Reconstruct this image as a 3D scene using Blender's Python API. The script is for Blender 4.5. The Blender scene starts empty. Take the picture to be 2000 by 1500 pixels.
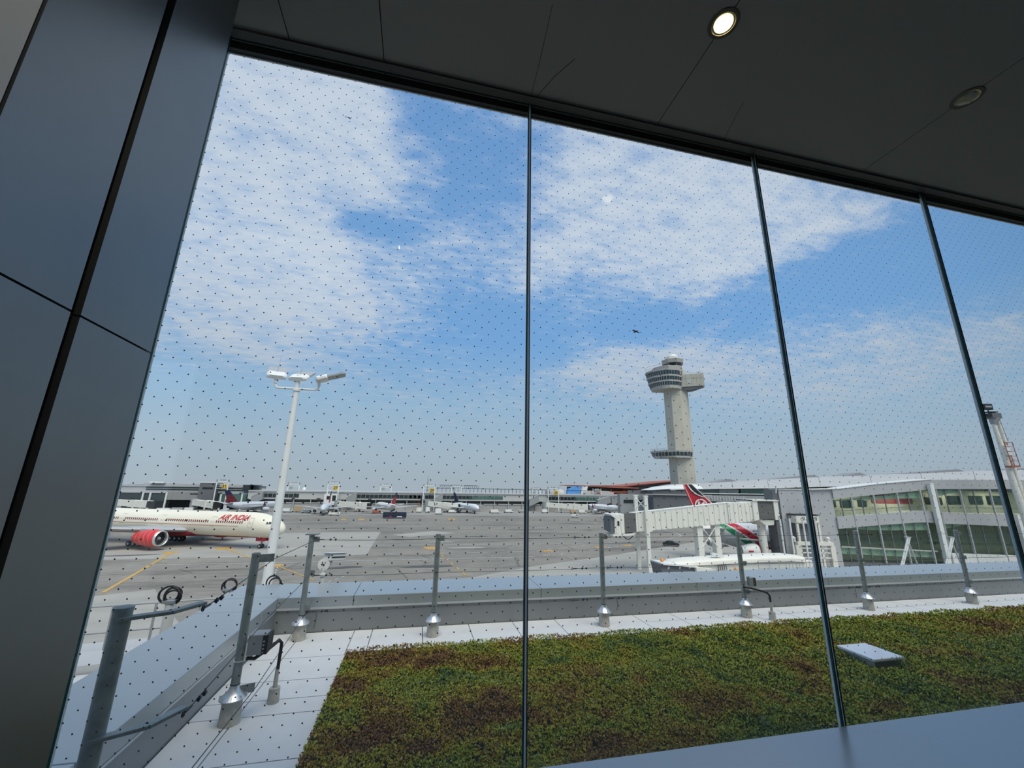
import bpy, math, random
import numpy as np
from mathutils import Vector, Matrix
random.seed(7); np.random.seed(7)
C = bpy.context.scene
COL = C.collection
PI = math.pi
# ---------------------------------------------------------------- camera
EYE = 16.5                       # eye height above the apron (z = 0)
YAW, PIT, ROL, FPX = 0.218693, 0.248518, 0.017993, 782.72
def cam_axes():
    cy, sy = math.cos(YAW), math.sin(YAW)
    f = Vector((sy*math.cos(PIT), cy*math.cos(PIT), math.sin(PIT)))
    r = Vector((cy, -sy, 0)); u = r.cross(f)
    cr, sr = math.cos(ROL), math.sin(ROL)
    return r*cr+u*sr, u*cr-r*sr, f
r_, u_, f_ = cam_axes()
cd = bpy.data.cameras.new('camera'); cam = bpy.data.objects.new('camera', cd); COL.objects.link(cam)
cam.matrix_world = Matrix(((r_.x, u_.x, -f_.x, 0), (r_.y, u_.y, -f_.y, 0), (r_.z, u_.z, -f_.z, EYE), (0, 0, 0, 1)))
cd.sensor_width = 36; cd.lens = FPX/2000*36; cd.clip_start = 0.02; cd.clip_end = 9000
C.camera = cam
# ---------------------------------------------------------------- colour management
C.view_settings.view_transform = 'Standard'; C.view_settings.look = 'None'
C.view_settings.gamma = 1; C.view_settings.use_curve_mapping = False
C.view_settings.exposure = 0.0
# ---------------------------------------------------------------- sky
W = bpy.data.worlds.new('sky'); C.world = W; W.use_nodes = True
nt = W.node_tree; nt.nodes.clear(); N = nt.nodes; Lk = nt.links
def nd(t, **k):
    n = N.new(t)
    for a, b in k.items(): setattr(n, a, b)
    return n
def mth(op, a, b=None, c=None, clamp=False):
    n = nd('ShaderNodeMath', operation=op, use_clamp=clamp)
    for i, v in enumerate((a, b, c)):
        if v is None: continue
        if isinstance(v, (int, float)): n.inputs[i].default_value = v
        else: Lk.new(v, n.inputs[i])
    return n.outputs[0]
tc = nd('ShaderNodeTexCoord'); sep = nd('ShaderNodeSeparateXYZ'); Lk.new(tc.outputs['Generated'], sep.inputs[0])
zc = mth('MAXIMUM', sep.outputs[2], 0.0); dz = mth('ADD', zc, 0.1)
px = mth('DIVIDE', sep.outputs[0], dz); py = mth('DIVIDE', sep.outputs[1], dz)
cmb = nd('ShaderNodeCombineXYZ'); Lk.new(px, cmb.inputs[0]); Lk.new(py, cmb.inputs[1])
def noise(vec, scale, detail, rough=.55, dist=0., sc=None):
    if sc:
        m = nd('ShaderNodeMapping'); m.inputs['Scale'].default_value = sc[:3]; m.inputs['Rotation'].default_value = (0, 0, sc[3]); Lk.new(vec, m.inputs[0]); vec = m.outputs[0]
    n = nd('ShaderNodeTexNoise'); n.inputs['Scale'].default_value = scale; n.inputs['Detail'].default_value = detail
    n.inputs['Roughness'].default_value = rough; n.inputs['Distortion'].default_value = dist; Lk.new(vec, n.inputs['Vector']); return n
wn = noise(cmb.outputs[0], 2.2, 3)
wv = nd('ShaderNodeVectorMath', operation='MULTIPLY_ADD'); Lk.new(wn.outputs['Color'], wv.inputs[0]); wv.inputs[1].default_value = (.5, .5, 0); Lk.new(cmb.outputs[0], wv.inputs[2])
wo = nd('ShaderNodeVectorMath', operation='SUBTRACT'); Lk.new(wv.outputs[0], wo.inputs[0]); wo.inputs[1].default_value = (.25, .25, 0)
P = wo.outputs[0]
# where the banks of cloud and the blue gaps lie on the cloud sheet: x, y, radius, weight
BANKS = [(-.41, .84, .30, .42), (-.63, 1.12, .36, .62), (-.76, 1.55, .42, .95), (-.92, 2.2, .5, .7), (-.50, 1.28, .22, .7), (-.27, .80, .20, .55),
 (-.18, .98, .16, .45), (.10, 1.42, .26, .30), (-.22, 1.75, .30, .42), (-.45, 1.9, .3, .4), (.44, 1.42, .2, .62), (.56, 1.10, .30, .75), (.95, 1.2, .24, .68), (1.0, .92, .24, .62),
 (.66, .80, .28, .62), (.34, .76, .22, .42), (1.2, .86, .18, .45), (1.45, 2.3, .55, .62), (1.1, 2.35, .3, .35), (2.6, 2.05, .8, .50), (1.5, 1.9, .3, .3), (2.1, 1.28, .2, .26), (2.5, 1.3, .25, .26),
 (.05, .93, .20, -.45), (.17, 1.12, .15, -.2), (-.2, 1.32, .13, -.5), (.25, 1.78, .35, -.55), (.55, 2.15, .35, -.5), (1.05, 1.72, .26, -.6), (1.42, 1.45, .24, -.5), (1.62, .95, .36, -.55), (2.05, .85, .4, -.45), (-1.9, 3.8, 1.1, -.3), (.0, 2.6, .5, -.2)]
cov = None
for (bx, by, br, bw) in BANKS:
    d = nd('ShaderNodeVectorMath', operation='DISTANCE'); Lk.new(P, d.inputs[0]); d.inputs[1].default_value = (bx, by, 0)
    mr = nd('ShaderNodeMapRange', interpolation_type='SMOOTHERSTEP'); Lk.new(d.outputs['Value'], mr.inputs[0])
    mr.inputs[1].default_value = 0; mr.inputs[2].default_value = br*1.7; mr.inputs[3].default_value = bw; mr.inputs[4].default_value = 0
    cov = mr.outputs[0] if cov is None else mth('ADD', cov, mr.outputs[0])
n1 = noise(cmb.outputs[0], 5.0, 9, .60, .2, (1.0, .7, 1, .5)); n2 = noise(cmb.outputs[0], 13, 7, .62, .4, (.6, 1.4, 1, .6))
n3 = noise(cmb.outputs[0], 30, 5, .6, .3, (.6, 1.3, 1, .7))
tx = mth('ADD', mth('MULTIPLY', n1.outputs['Fac'], 1.2), mth('MULTIPLY_ADD', n2.outputs['Fac'], 1.55, mth('MULTIPLY', n3.outputs['Fac'], .75)))
den = mth('ADD', mth('MULTIPLY', tx, 1.0), mth('SUBTRACT', mth('MULTIPLY', mth('MINIMUM', cov, .85), .80), 1.70))
mr = nd('ShaderNodeMapRange', interpolation_type='SMOOTHSTEP'); Lk.new(den, mr.inputs[0])
mr.inputs[1].default_value = -.26; mr.inputs[2].default_value = 1.0; mr.inputs[3].default_value = 0; mr.inputs[4].default_value = .95
haze = nd('ShaderNodeMapRange', interpolation_type='SMOOTHSTEP'); Lk.new(zc, haze.inputs[0]); haze.inputs[1].default_value = .03; haze.inputs[2].default_value = .26; haze.inputs[3].default_value = .35; haze.inputs[4].default_value = 1
cl = mth('MULTIPLY', mr.outputs[0], haze.outputs[0])
rp = nd('ShaderNodeValToRGB'); Lk.new(zc, rp.inputs[0]); e = rp.color_ramp.elements
e[0].position = 0; e[0].color = (.42, .49, .56, 1); e[1].position = 1; e[1].color = (.13, .28, .60, 1)
for p_, c_ in ((.08, (.41, .52, .63, 1)), (.18, (.33, .51, .71, 1)), (.34, (.205, .42, .765, 1)), (.6, (.185, .38, .72, 1))):
    k = e.new(p_); k.color = c_
cc = nd('ShaderNodeValToRGB'); Lk.new(zc, cc.inputs[0]); k = cc.color_ramp.elements
k[0].position = 0; k[0].color = (.46, .50, .57, 1); k[1].position = .45; k[1].color = (.66, .73, .85, 1)
mx = nd('ShaderNodeMix', data_type='RGBA'); Lk.new(cl, mx.inputs[0]); Lk.new(rp.outputs[0], mx.inputs[6]); Lk.new(cc.outputs[0], mx.inputs[7])
bg = nd('ShaderNodeBackground'); bg.inputs[1].default_value = 1.0; Lk.new(mx.outputs[2], bg.inputs[0])
ow = nd('ShaderNodeOutputWorld'); Lk.new(bg.outputs[0], ow.inputs[0])
# ---------------------------------------------------------------- sun behind thin cloud (very soft)
sd = bpy.data.lights.new('sun', 'SUN'); sd.energy = 3.7; sd.angle = math.radians(50); sd.color = (1, .93, .82)
so = bpy.data.objects.new('sun', sd); COL.objects.link(so)
so.rotation_euler = Vector((-.15, .47, -.87)).to_track_quat('-Z', 'Y').to_euler()

# ================================================================ helpers
def V(*a): return Vector(a)
def mat(name, col, rough=.5, metal=0., var=0., vs=3., spec=.5, emit=None, es=0., vs3=None, bump=0.):
    m = bpy.data.materials.new(name); m.use_nodes = True; t = m.node_tree; b = t.nodes['Principled BSDF']
    b.inputs['Base Color'].default_value = (*col, 1); b.inputs['Roughness'].default_value = rough; b.inputs['Metallic'].default_value = metal
    b.inputs['Specular IOR Level'].default_value = spec
    if emit: b.inputs['Emission Color'].default_value = (*emit, 1); b.inputs['Emission Strength'].default_value = es
    if var or bump:
        tcn = t.nodes.new('ShaderNodeTexCoord'); nz = t.nodes.new('ShaderNodeTexNoise'); nz.inputs['Scale'].default_value = vs; nz.inputs['Detail'].default_value = 6; nz.inputs['Roughness'].default_value = .65
        src = tcn.outputs['Object']
        if vs3:
            mp = t.nodes.new('ShaderNodeMapping'); mp.inputs['Scale'].default_value = vs3; t.links.new(src, mp.inputs[0]); src = mp.outputs[0]
        t.links.new(src, nz.inputs['Vector'])
        if var:
            r = t.nodes.new('ShaderNodeValToRGB'); r.color_ramp.elements[0].position = .25; r.color_ramp.elements[1].position = .75
            r.color_ramp.elements[0].color = (*[c*(1-var) for c in col], 1); r.color_ramp.elements[1].color = (*[min(1, c*(1+var)) for c in col], 1)
            t.links.new(nz.outputs['Fac'], r.inputs[0]); t.links.new(r.outputs[0], b.inputs['Base Color'])
        if bump:
            bp = t.nodes.new('ShaderNodeBump'); bp.inputs['Strength'].default_value = bump; bp.inputs['Distance'].default_value = .01; t.links.new(nz.outputs['Fac'], bp.inputs['Height']); t.links.new(bp.outputs[0], b.inputs['Normal'])
    return m
class B:
    """collects faces; build() links them as one mesh object"""
    def __init__(s): s.v = []; s.f = []; s.mi = []; s.m = 0
    def add(s, vs, fs):
        o = len(s.v); s.v += [tuple(p) for p in vs]
        for f in fs: s.f.append([i+o for i in f]); s.mi.append(s.m)
    def box(s, x0, x1, y0, y1, z0, z1, M=None):
        vs = [V(x, y, z) for z in (z0, z1) for y in (y0, y1) for x in (x0, x1)]
        if M: vs = [M @ p for p in vs]
        s.add(vs, [(0, 2, 3, 1), (4, 5, 7, 6), (0, 1, 5, 4), (2, 6, 7, 3), (0, 4, 6, 2), (1, 3, 7, 5)]); return s
    def ext(s, poly, y0, y1):            # polygon in (x, z) extruded along y
        n = len(poly); a = sum(poly[i][0]*poly[(i+1) % n][1]-poly[(i+1) % n][0]*poly[i][1] for i in range(n))
        if a < 0: poly = poly[::-1]
        s.add([(p[0], y0, p[1]) for p in poly]+[(p[0], y1, p[1]) for p in poly],
              [tuple(range(n)), tuple(range(2*n-1, n-1, -1))]+[((i+1) % n, i, i+n, (i+1) % n+n) for i in range(n)]); return s
    def pri(s, poly, z0, z1):            # polygon in (x, y) extruded along z
        n = len(poly); a = sum(poly[i][0]*poly[(i+1) % n][1]-poly[(i+1) % n][0]*poly[i][1] for i in range(n))
        if a < 0: poly = poly[::-1]
        s.add([(p[0], p[1], z0) for p in poly]+[(p[0], p[1], z1) for p in poly],
              [tuple(range(n-1, -1, -1)), tuple(range(n, 2*n))]+[(i, (i+1) % n, (i+1) % n+n, i+n) for i in range(n)]); return s
    def loft(s, rings, cap=True, closed=True):
        n = len(rings[0]); vs = [p for r in rings for p in r]; fs = []
        for k in range(len(rings)-1):
            for i in range(n if closed else n-1):
                j = (i+1) % n; fs.append((k*n+i, k*n+j, (k+1)*n+j, (k+1)*n+i))
        if cap and closed: fs += [tuple(range(n-1, -1, -1)), tuple(range((len(rings)-1)*n, len(rings)*n))]
        s.add(vs, fs); return s
    def cone(s, p0, p1, r0, r1=None, n=12, cap=True):
        r1 = r0 if r1 is None else r1; p0, p1 = Vector(p0), Vector(p1); d = (p1-p0).normalized()
        a = d.orthogonal().normalized(); b = d.cross(a)
        s.loft([[p+(a*math.cos(2*PI*i/n)+b*math.sin(2*PI*i/n))*r for i in range(n)] for p, r in ((p0, r0), (p1, r1))], cap); return s
    def tube(s, path, r, n=8, cap=True):
        path = [Vector(p) for p in path]; rings = []; a = None
        for i, p in enumerate(path):
            d = (path[min(i+1, len(path)-1)]-path[max(i-1, 0)]).normalized()
            a = d.orthogonal().normalized() if a is None else (a-d*a.dot(d)).normalized()
            b = d.cross(a); rr = r[i] if isinstance(r, (list, tuple)) else r
            rings.append([p+(a*math.cos(2*PI*k/n)+b*math.sin(2*PI*k/n))*rr for k in range(n)])
        s.loft(rings, cap); return s
    def lathe(s, prof, o=(0, 0, 0), ax=(0, 0, 1), n=20, cap=True):   # prof: (t along axis, radius)
        o = Vector(o); d = Vector(ax).normalized(); a = d.orthogonal().normalized(); b = d.cross(a)
        s.loft([[o+d*t+(a*math.cos(2*PI*i/n)+b*math.sin(2*PI*i/n))*max(r, 1e-4) for i in range(n)] for t, r in prof], cap); return s
    def torus(s, o, ax, R, r, n=24, k=8, a0=0, a1=2*PI):
        o = Vector(o); d = Vector(ax).normalized(); a = d.orthogonal().normalized(); b = d.cross(a)
        s.tube([o+(a*math.cos(a0+(a1-a0)*i/n)+b*math.sin(a0+(a1-a0)*i/n))*R for i in range(n+1)], r, k); return s
    def build(s, name, mats, parent=None, smooth=False, bevel=0., loc=None, kind=None):
        me = bpy.data.meshes.new(name); me.from_pydata(s.v, [], s.f)
        if not isinstance(mats, (list, tuple)): mats = [mats]
        for m in mats: me.materials.append(m)
        if len(mats) > 1: me.polygons.foreach_set('material_index', s.mi)
        if smooth:
            me.polygons.foreach_set('use_smooth', [True]*len(me.polygons))
            try: me.set_sharp_from_angle(angle=math.radians(40))
            except Exception: pass
        me.update(); o = bpy.data.objects.new(name, me); COL.objects.link(o)
        if parent: o.parent = parent
        if loc: o.location = loc
        if bevel:
            b = o.modifiers.new('bevel', 'BEVEL'); b.width = bevel; b.segments = 2; b.limit_method = 'ANGLE'
        if kind: o['kind'] = kind
        return o
def tag(o, label, cat, group=None):
    o['label'] = label; o['category'] = cat
    if group: o['group'] = group
    return o
def thing(name, label, cat, loc=(0, 0, 0), rz=0, group=None):
    o = bpy.data.objects.new(name, None); COL.objects.link(o); o.location = loc; o.rotation_euler = (0, 0, rz); o.empty_display_size = .2
    return tag(o, label, cat, group)
def dup(root, loc, rz, label, group=None):
    r = root.copy(); COL.objects.link(r); r.location = loc; r.rotation_euler = (0, 0, rz); r['label'] = label
    if group: r['group'] = group
    for ch in list(root.children):
        c = ch.copy(); COL.objects.link(c); c.parent = r
        for g in list(ch.children):
            d = g.copy(); COL.objects.link(d); d.parent = c
    return r
def struct(b, name, mats, **k): return b.build(name, mats, kind='structure', **k)
def text(name, body, size, m, parent, M, shear=0., depth=.0, bold=0.):
    cu = bpy.data.curves.new(name, 'FONT'); cu.body = body; cu.size = size; cu.shear = shear; cu.align_x = 'CENTER'; cu.align_y = 'CENTER'; cu.extrude = depth; cu.offset = bold
    t = bpy.data.objects.new(name, cu); COL.objects.link(t); dg = bpy.context.evaluated_depsgraph_get()
    me = bpy.data.meshes.new_from_object(t.evaluated_get(dg)); bpy.data.objects.remove(t); bpy.data.curves.remove(cu)
    me.materials.clear(); me.materials.append(m); o = bpy.data.objects.new(name, me); COL.objects.link(o); o.parent = parent; o.matrix_local = M; return o
def UF(u, f, z=0):                     # the frame turned square to the view: u to the right, f away
    cy, sy = math.cos(YAW), math.sin(YAW); return V(cy*u+sy*f, -sy*u+cy*f, z)
def smooth1(x): return x*x*(3-2*x)
def vnoise(x, y, seed=0):
    x = np.asarray(x, float); y = np.asarray(y, float); xi = np.floor(x).astype(np.int64); yi = np.floor(y).astype(np.int64); fx = smooth1(x-xi); fy = smooth1(y-yi)
    def h(a, b):
        n = (a*374761393+b*668265263+seed*974634777) & 0xffffffff; n = ((n ^ (n >> 13))*1274126177) & 0xffffffff; return ((n ^ (n >> 16)) & 0xffff)/65535.
    return (h(xi, yi)*(1-fx)+h(xi+1, yi)*fx)*(1-fy)+(h(xi, yi+1)*(1-fx)+h(xi+1, yi+1)*fx)*fy

# ================================================================ materials
M = {}
M['white'] = mat('white_paint', (.74, .74, .70), .4, var=.04, vs=2)
M['cream'] = mat('cream_paint', (.74, .71, .62), .4, var=.05, vs=1.5)
M['bridgew'] = mat('weathered_cream_steel', (.72, .70, .62), .5, var=.07, vs=.8, vs3=(1, 1, .3))
M['galv'] = mat('galvanised_steel', (.29, .32, .305), .5, .35, var=.3, vs=14)
M['galvl'] = mat('bright_flashing', (.72, .73, .73), .35, .75, var=.12, vs=20)
M['dark'] = mat('black_rubber', (.018, .018, .02), .6)
M['cable'] = mat('dark_steel_cable', (.04, .043, .045), .5, .3)
M['black'] = mat('black_metal', (.012, .012, .013), .5)
M['conc'] = mat('concrete', (.46, .43, .38), .85, var=.22, vs=1.2, vs3=(.35, .35, 1.2))
M['ped'] = mat('stained_concrete_collar', (.50, .48, .42), .85, var=.28, vs=22)
M['paver'] = mat('white_paver', (.74, .735, .71), .8, var=.05, vs=5)
M['coping'] = mat('coated_aluminium', (.44, .475, .485), .33, .5, var=.03, vs=1.5)
M['pgrey'] = mat('grey_parapet_panel', (.27, .285, .29), .42, .25, var=.06, vs=2)
M['trimw'] = mat('pale_trim', (.62, .63, .63), .4, .3)
M['wallg'] = mat('light_grey_panel', (.42, .42, .42), .6, var=.05, vs=.6)
M['wallm'] = mat('mid_grey_panel', (.30, .31, .31), .6, var=.06, vs=.4)
M['walld'] = mat('dark_grey_panel', (.13, .135, .14), .6, var=.08, vs=.3)
M['wallp'] = mat('pale_terminal_wall', (.50, .49, .46), .7, var=.05, vs=.15)
M['dglass'] = mat('dark_window_glass', (.02, .032, .034), .08, var=.4, vs=.5, spec=.7)
M['gglass'] = mat('green_window_glass', (.07, .14, .12), .12, var=.25, vs=.2, spec=.6)
M['red'] = mat('red_paint', (.52, .02, .035), .35)
M['dred'] = mat('dark_red_paint', (.28, .018, .03), .4)
M['navy'] = mat('navy_paint', (.012, .018, .06), .35)
M['tyre'] = mat('tyre_rubber', (.02, .02, .02), .8)
M['rim'] = mat('wheel_hub', (.45, .45, .45), .4, .5)
M['yel'] = mat('yellow_sign', (.78, .50, .05), .5)
M['yline'] = mat('worn_yellow_line', (.50, .30, .07), .8, var=.3, vs=1.2)
M['wline'] = mat('worn_white_line', (.40, .40, .38), .8, var=.25, vs=1.2)
M['grey'] = mat('grey_metal', (.33, .34, .34), .5, .2)
M['curtain'] = mat('ribbed_grey_curtain', (.115, .115, .11), .8, var=.25, vs=1, vs3=(.6, .6, 2))
M['orange'] = mat('orange_lens', (.75, .28, .05), .4)
M['rust'] = mat('red_primer_steel', (.36, .11, .075), .7, var=.2, vs=.1)
M['blue'] = mat('blue_plastic', (.10, .30, .62), .6)
M['silver'] = mat('silver_roof_sheet', (.42, .415, .40), .6, .0, var=.1, vs=.08)

# ================================================================ apron ground
def asphalt():
    m = bpy.data.materials.new('asphalt'); m.use_nodes = True; t = m.node_tree; b = t.nodes['Principled BSDF']; b.inputs['Roughness'].default_value = .9
    tcn = t.nodes.new('ShaderNodeTexCoord'); sep = t.nodes.new('ShaderNodeSeparateXYZ')
    def nz(scale, det, sc=(1, 1, 1), rot=0):
        mp = t.nodes.new('ShaderNodeMapping'); mp.inputs['Scale'].default_value = sc; mp.inputs['Rotation'].default_value = (0, 0, rot); t.links.new(tcn.outputs['Object'], mp.inputs[0])
        n = t.nodes.new('ShaderNodeTexNoise'); n.inputs['Scale'].default_value = scale; n.inputs['Detail'].default_value = det; n.inputs['Roughness'].default_value = .6; t.links.new(mp.outputs[0], n.inputs['Vector']); return n.outputs['Fac']
    def ramp(f, a, b_):
        r = t.nodes.new('ShaderNodeValToRGB'); r.color_ramp.elements[0].position = a[0]; r.color_ramp.elements[0].color = (*a[1], 1); r.color_ramp.elements[1].position = b_[0]; r.color_ramp.elements[1].color = (*b_[1], 1); t.links.new(f, r.inputs[0]); return r.outputs[0]
    def mul(a, b_):
        x = t.nodes.new('ShaderNodeMix'); x.data_type = 'RGBA'; x.blend_type = 'MULTIPLY'; x.inputs[0].default_value = 1; t.links.new(a, x.inputs[6]); t.links.new(b_, x.inputs[7]); return x.outputs[2]
    c = ramp(nz(.035, 5), (.3, (.175, .164, .142)), (.7, (.262, .240, .200)))
    c = mul(c, ramp(nz(.10, 6, (.25, 1.6, 1), .12), (.33, (.58, .58, .58)), (.47, (1, 1, 1))))       # long worn patches
    c = mul(c, ramp(nz(.5, 6), (.25, (.86, .86, .86)), (.7, (1.1, 1.1, 1.1))))
    v = t.nodes.new('ShaderNodeTexVoronoi'); v.feature = 'DISTANCE_TO_EDGE'; v.inputs['Scale'].default_value = .07
    wp = t.nodes.new('ShaderNodeMapping'); wp.inputs['Scale'].default_value = (.6, 1.7, 1); t.links.new(tcn.outputs['Object'], wp.inputs[0]); t.links.new(wp.outputs[0], v.inputs['Vector'])
    c = mul(c, ramp(v.outputs['Distance'], (.004, (.62, .62, .62)), (.012, (1, 1, 1))))               # tarred joints
    t.links.new(c, b.inputs['Base Color']); return m
M['asphalt'] = asphalt()
M['slab'] = mat('apron_concrete', (.33, .315, .28), .9, var=.16, vs=.16, vs3=(.5, 1.6, 1))
struct(B().box(-700, 700, -200, 345, -.6, 0), 'ground', M['asphalt'])
def patch(poly, m=M['slab'], z=.02, name='ground_slab'): return struct(B().pri(poly, .001, z), name, m)
patch([(-72.8, 120.4), (-64, 106.6), (-10.8, 107.7), (-11.7, 155.2), (-44.6, 154.2), (-53, 124)])
patch([(-7.4, 146), (6.3, 157.4), (14.1, 150.5), (-1.5, 140.1)])
patch([(9.2, 78.8), (24.2, 88.2), (44.5, 97.8), (63.9, 107.9), (89.7, 121.4), (131, 136), (125, 60), (60, 20), (6.4, 20)])
patch([(-50, 72.5), (-46, 74.5), (-38.6, 78.4), (-32.8, 69.4), (-12, 40), (-12, 8), (-50, 8)])
struct(B().pri([(-110, 300), (-110, 238), (200, 226), (200, 300)], .001, .012), 'ground_slab', mat('far_apron_concrete', (.27, .262, .24), .9, var=.2, vs=.05, vs3=(.4, 2, 1)))
for k, (x, y, a, l, w) in enumerate([(-30, 168, .05, 9, .9), (-2, 134, .02, 12, 1.2), (8, 128, .0, 9, .8), (20, 140, .03, 8, .7), (44, 160, -.1, 20, .6), (52, 168, .2, 16, .5), (-14, 92, .1, 9, 1.1), (3, 91, .05, 10, 1.2), (14, 116, .02, 12, 1.0), (-62, 112, .1, 14, .8)]):
    dark = k % 3 != 2; Mz = Matrix.Translation((x, y, 0)) @ Matrix.Rotation(a, 4, 'Z'); b = B(); pts = []
    for i in range(14):
        t = 2*PI*i/14; p = Mz @ V(math.cos(t)*l/2*(.8+.3*random.random()), math.sin(t)*w*(.7+.6*random.random()), 0); pts.append((p.x, p.y))
    patch(pts, mat('tar_repair', (.075, .075, .073), .9, var=.2, vs=1) if dark else M['slab'], .03, 'ground_stain_patch' if dark else 'ground_slab')
def line(pts, w, m, dash=0, z=.05, name='ground_marking'):
    b = B()
    for a, c in zip(pts, pts[1:]):
        a, c = V(*a, 0), V(*c, 0); d = (c-a); L = d.length; d.normalize(); n = V(-d.y, d.x, 0)*w/2; t = 0
        while t < L:
            e = min(L, t+(dash or L)); p, q = a+d*t, a+d*e; b.pri([(p+n)[:2], (p-n)[:2], (q-n)[:2], (q+n)[:2]], .03, z); t = e+(dash or 1)
    return struct(b, name, m)
Y_, W_ = M['yline'], M['wline']
line([(-44.6, 77.2), (-54.7, 114.7)], .55, Y_); patch([(-57, 115.3), (-54.5, 116.9), (-53.2, 114.6), (-55.2, 112.9)], Y_, .06, 'ground_marking')
patch([(-49.1, 122.1), (-45.4, 122.5), (-43.4, 119.8), (-46.8, 118.5)], Y_, .06, 'ground_marking'); line([(-45.8, 120), (-34.9, 105.6)], .4, Y_)
patch([(-29.7, 96.2), (-28.3, 97.6), (-25.6, 96.7), (-25.9, 94.6), (-28.2, 94.4)], Y_, .06, 'ground_marking'); line([(-25.9, 94.6), (-16.6, 81.6)], .3, Y_)
patch([(2.4, 117.8), (5.7, 118.4), (5.8, 113.9), (3.3, 114.2)], Y_, .06, 'ground_marking'); line([(5.3, 114), (6.6, 105), (10.6, 77)], .4, Y_, 2.6)
for a, c in ((-33.7, -31.5), (-26.1, -23.4), (15.4, 19)): patch([(a, 206), (c, 206), (c, 211), (a, 211)], Y_, .06, 'ground_marking')
for a in (33, 50, 60): patch([(a, 98+a*.28), (a+3, 98+a*.28), (a+3, 100+a*.28), (a, 100+a*.28)], Y_, .05, 'ground_marking')
line([(-12.5, 122.1), (31.3, 121), (54.9, 121), (72.2, 124.1), (85, 129.5), (93.7, 135.9), (98.2, 145.2), (99, 156)], .5, W_)
line([(-16.8, 106.9), (27.8, 107.4)], .4, W_, 5); line([(-54.8, 99.4), (-25.8, 99), (26.5, 99.8)], .45, W_)
line([(31.6, 108.6), (40.2, 112.2), (53.6, 118.9)], .4, W_, 1.8); line([(26.7, 99.8), (35.4, 102.5), (37.6, 94.4), (38.9, 77)], .4, W_, 2.2); line([(36.3, 103.2), (49.6, 109.4), (71.2, 121.8)], .4, W_, 1.8)
line([(77.7, 206), (84.1, 171.3)], .6, W_); line([(-26.6, 96.4), (-22.5, 79)], .3, W_, 1.2); line([(-11.9, 84), (-15.2, 76)], .3, W_, 1.0)

# ================================================================ the room
GY = 1.75; GZ0 = EYE-1.027; GZ1 = EYE+2.10; FL = EYE-1.6
M['ceil'] = mat('dark_ceiling_panel', (.25, .246, .228), .55, var=.04, vs=1.5, spec=.3)
M['floor'] = mat('grey_carpet', (.22, .22, .22), .9, var=.2, vs=40)
M['panel'] = mat('grey_metal_wall_panel', (.205, .218, .222), .36, .7, var=.06, vs=3)
M['lpanel'] = mat('pale_wall_panel', (.60, .585, .55), .6, var=.03, vs=3)
M['ledge'] = mat('satin_blue_grey_ledge', (.42, .49, .55), .28, .3, var=.03, vs=2, spec=.6)
struct(B().box(-4, 11, -7, GY, FL-.3, FL), 'floor', M['floor'])
b = B(); xs = [-4, -.77, -.325, 1.235, 2.775, 4.32, 5.87, 7.4, 11]; g = .0025
for a, c in zip(xs, xs[1:]):
    if a == 1.235 or c == 1.235 or a == 2.775 or c == 2.775: pass
    b.box(a+g, c-g, -7, GY+.02, GZ1, GZ1+.012)
b.box(-4, 11, -7, GY+.02, GZ1+.03, GZ1+.3)
ceil = struct(b, 'ceiling', M['ceil'])
struct(B().box(-4, 11, -7.2, -7, FL, GZ1+.3), 'wall_back', M['lpanel']); struct(B().box(11, 11.2, -7, GY+.3, FL-.3, GZ1+.3), 'wall_right', M['wallm'])
# clad wall at the left of the glass: two dark bays, black joints, then a paler bay
def wx(y): return -.9285+.047*(1.552-y)
b = B()
for (y0, y1) in ((1.227, 1.552), (.888, 1.194)):
    for (z0, z1) in ((FL, EYE+.417), (EYE+.423, GZ1-.0005)): b.pri([(wx(y0), y0), (wx(y1), y1), (wx(y1)-.05, y1), (wx(y0)-.05, y0)], z0, z1)
struct(b, 'wall_left', M['panel'])
b = B(); b.pri([(wx(.879), .879), (wx(-7), -7), (wx(-7)-.05, -7), (wx(.879)-.05, .879)], FL, GZ1-.0005); struct(b, 'wall_left', M['lpanel'])
struct(B().pri([(wx(1.552)-.022, 1.549), (wx(-7)-.022, -6.9), (wx(-7)-.12, -6.9), (wx(1.552)-.06, 1.549)], FL, GZ1-.001), 'trim_1', M['black'])
# exterior wall beyond the glass end, header behind the top of the glass, and the facade above
struct(B().box(-9, -1.22, 1.60, 1.98, 0, 21), 'wall_outer', M['wallg'])
struct(B().box(-1.12, 11, 1.775, 1.80, EYE+1.145*1.80, GZ1+.6), 'trim_2', M['black'])
struct(B().box(-1.12, 11, 1.80, 1.806, EYE+1.141*1.80, EYE+1.146*1.80), 'trim_3', M['trimw'])
struct(B().box(-1.045, 11, 1.70, 1.745, EYE+1.193*1.75, GZ1), 'trim_4', mat('dark_head_channel', (.05, .05, .048), .5))
struct(B().box(-9, 14, -7.2, 1.98, GZ1+.62, 20.6), 'roof_slab', M['wallg'])
# window ledge and the wall under it
struct(B().box(-.95, 11, .95, 1.7485, GZ0-.05, GZ0), 'sill_1', M['ledge'], bevel=.004)
struct(B().box(-.95, 11, 1.0, 1.748, FL, GZ0-.05), 'wall_front', M['wallm'])
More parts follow.
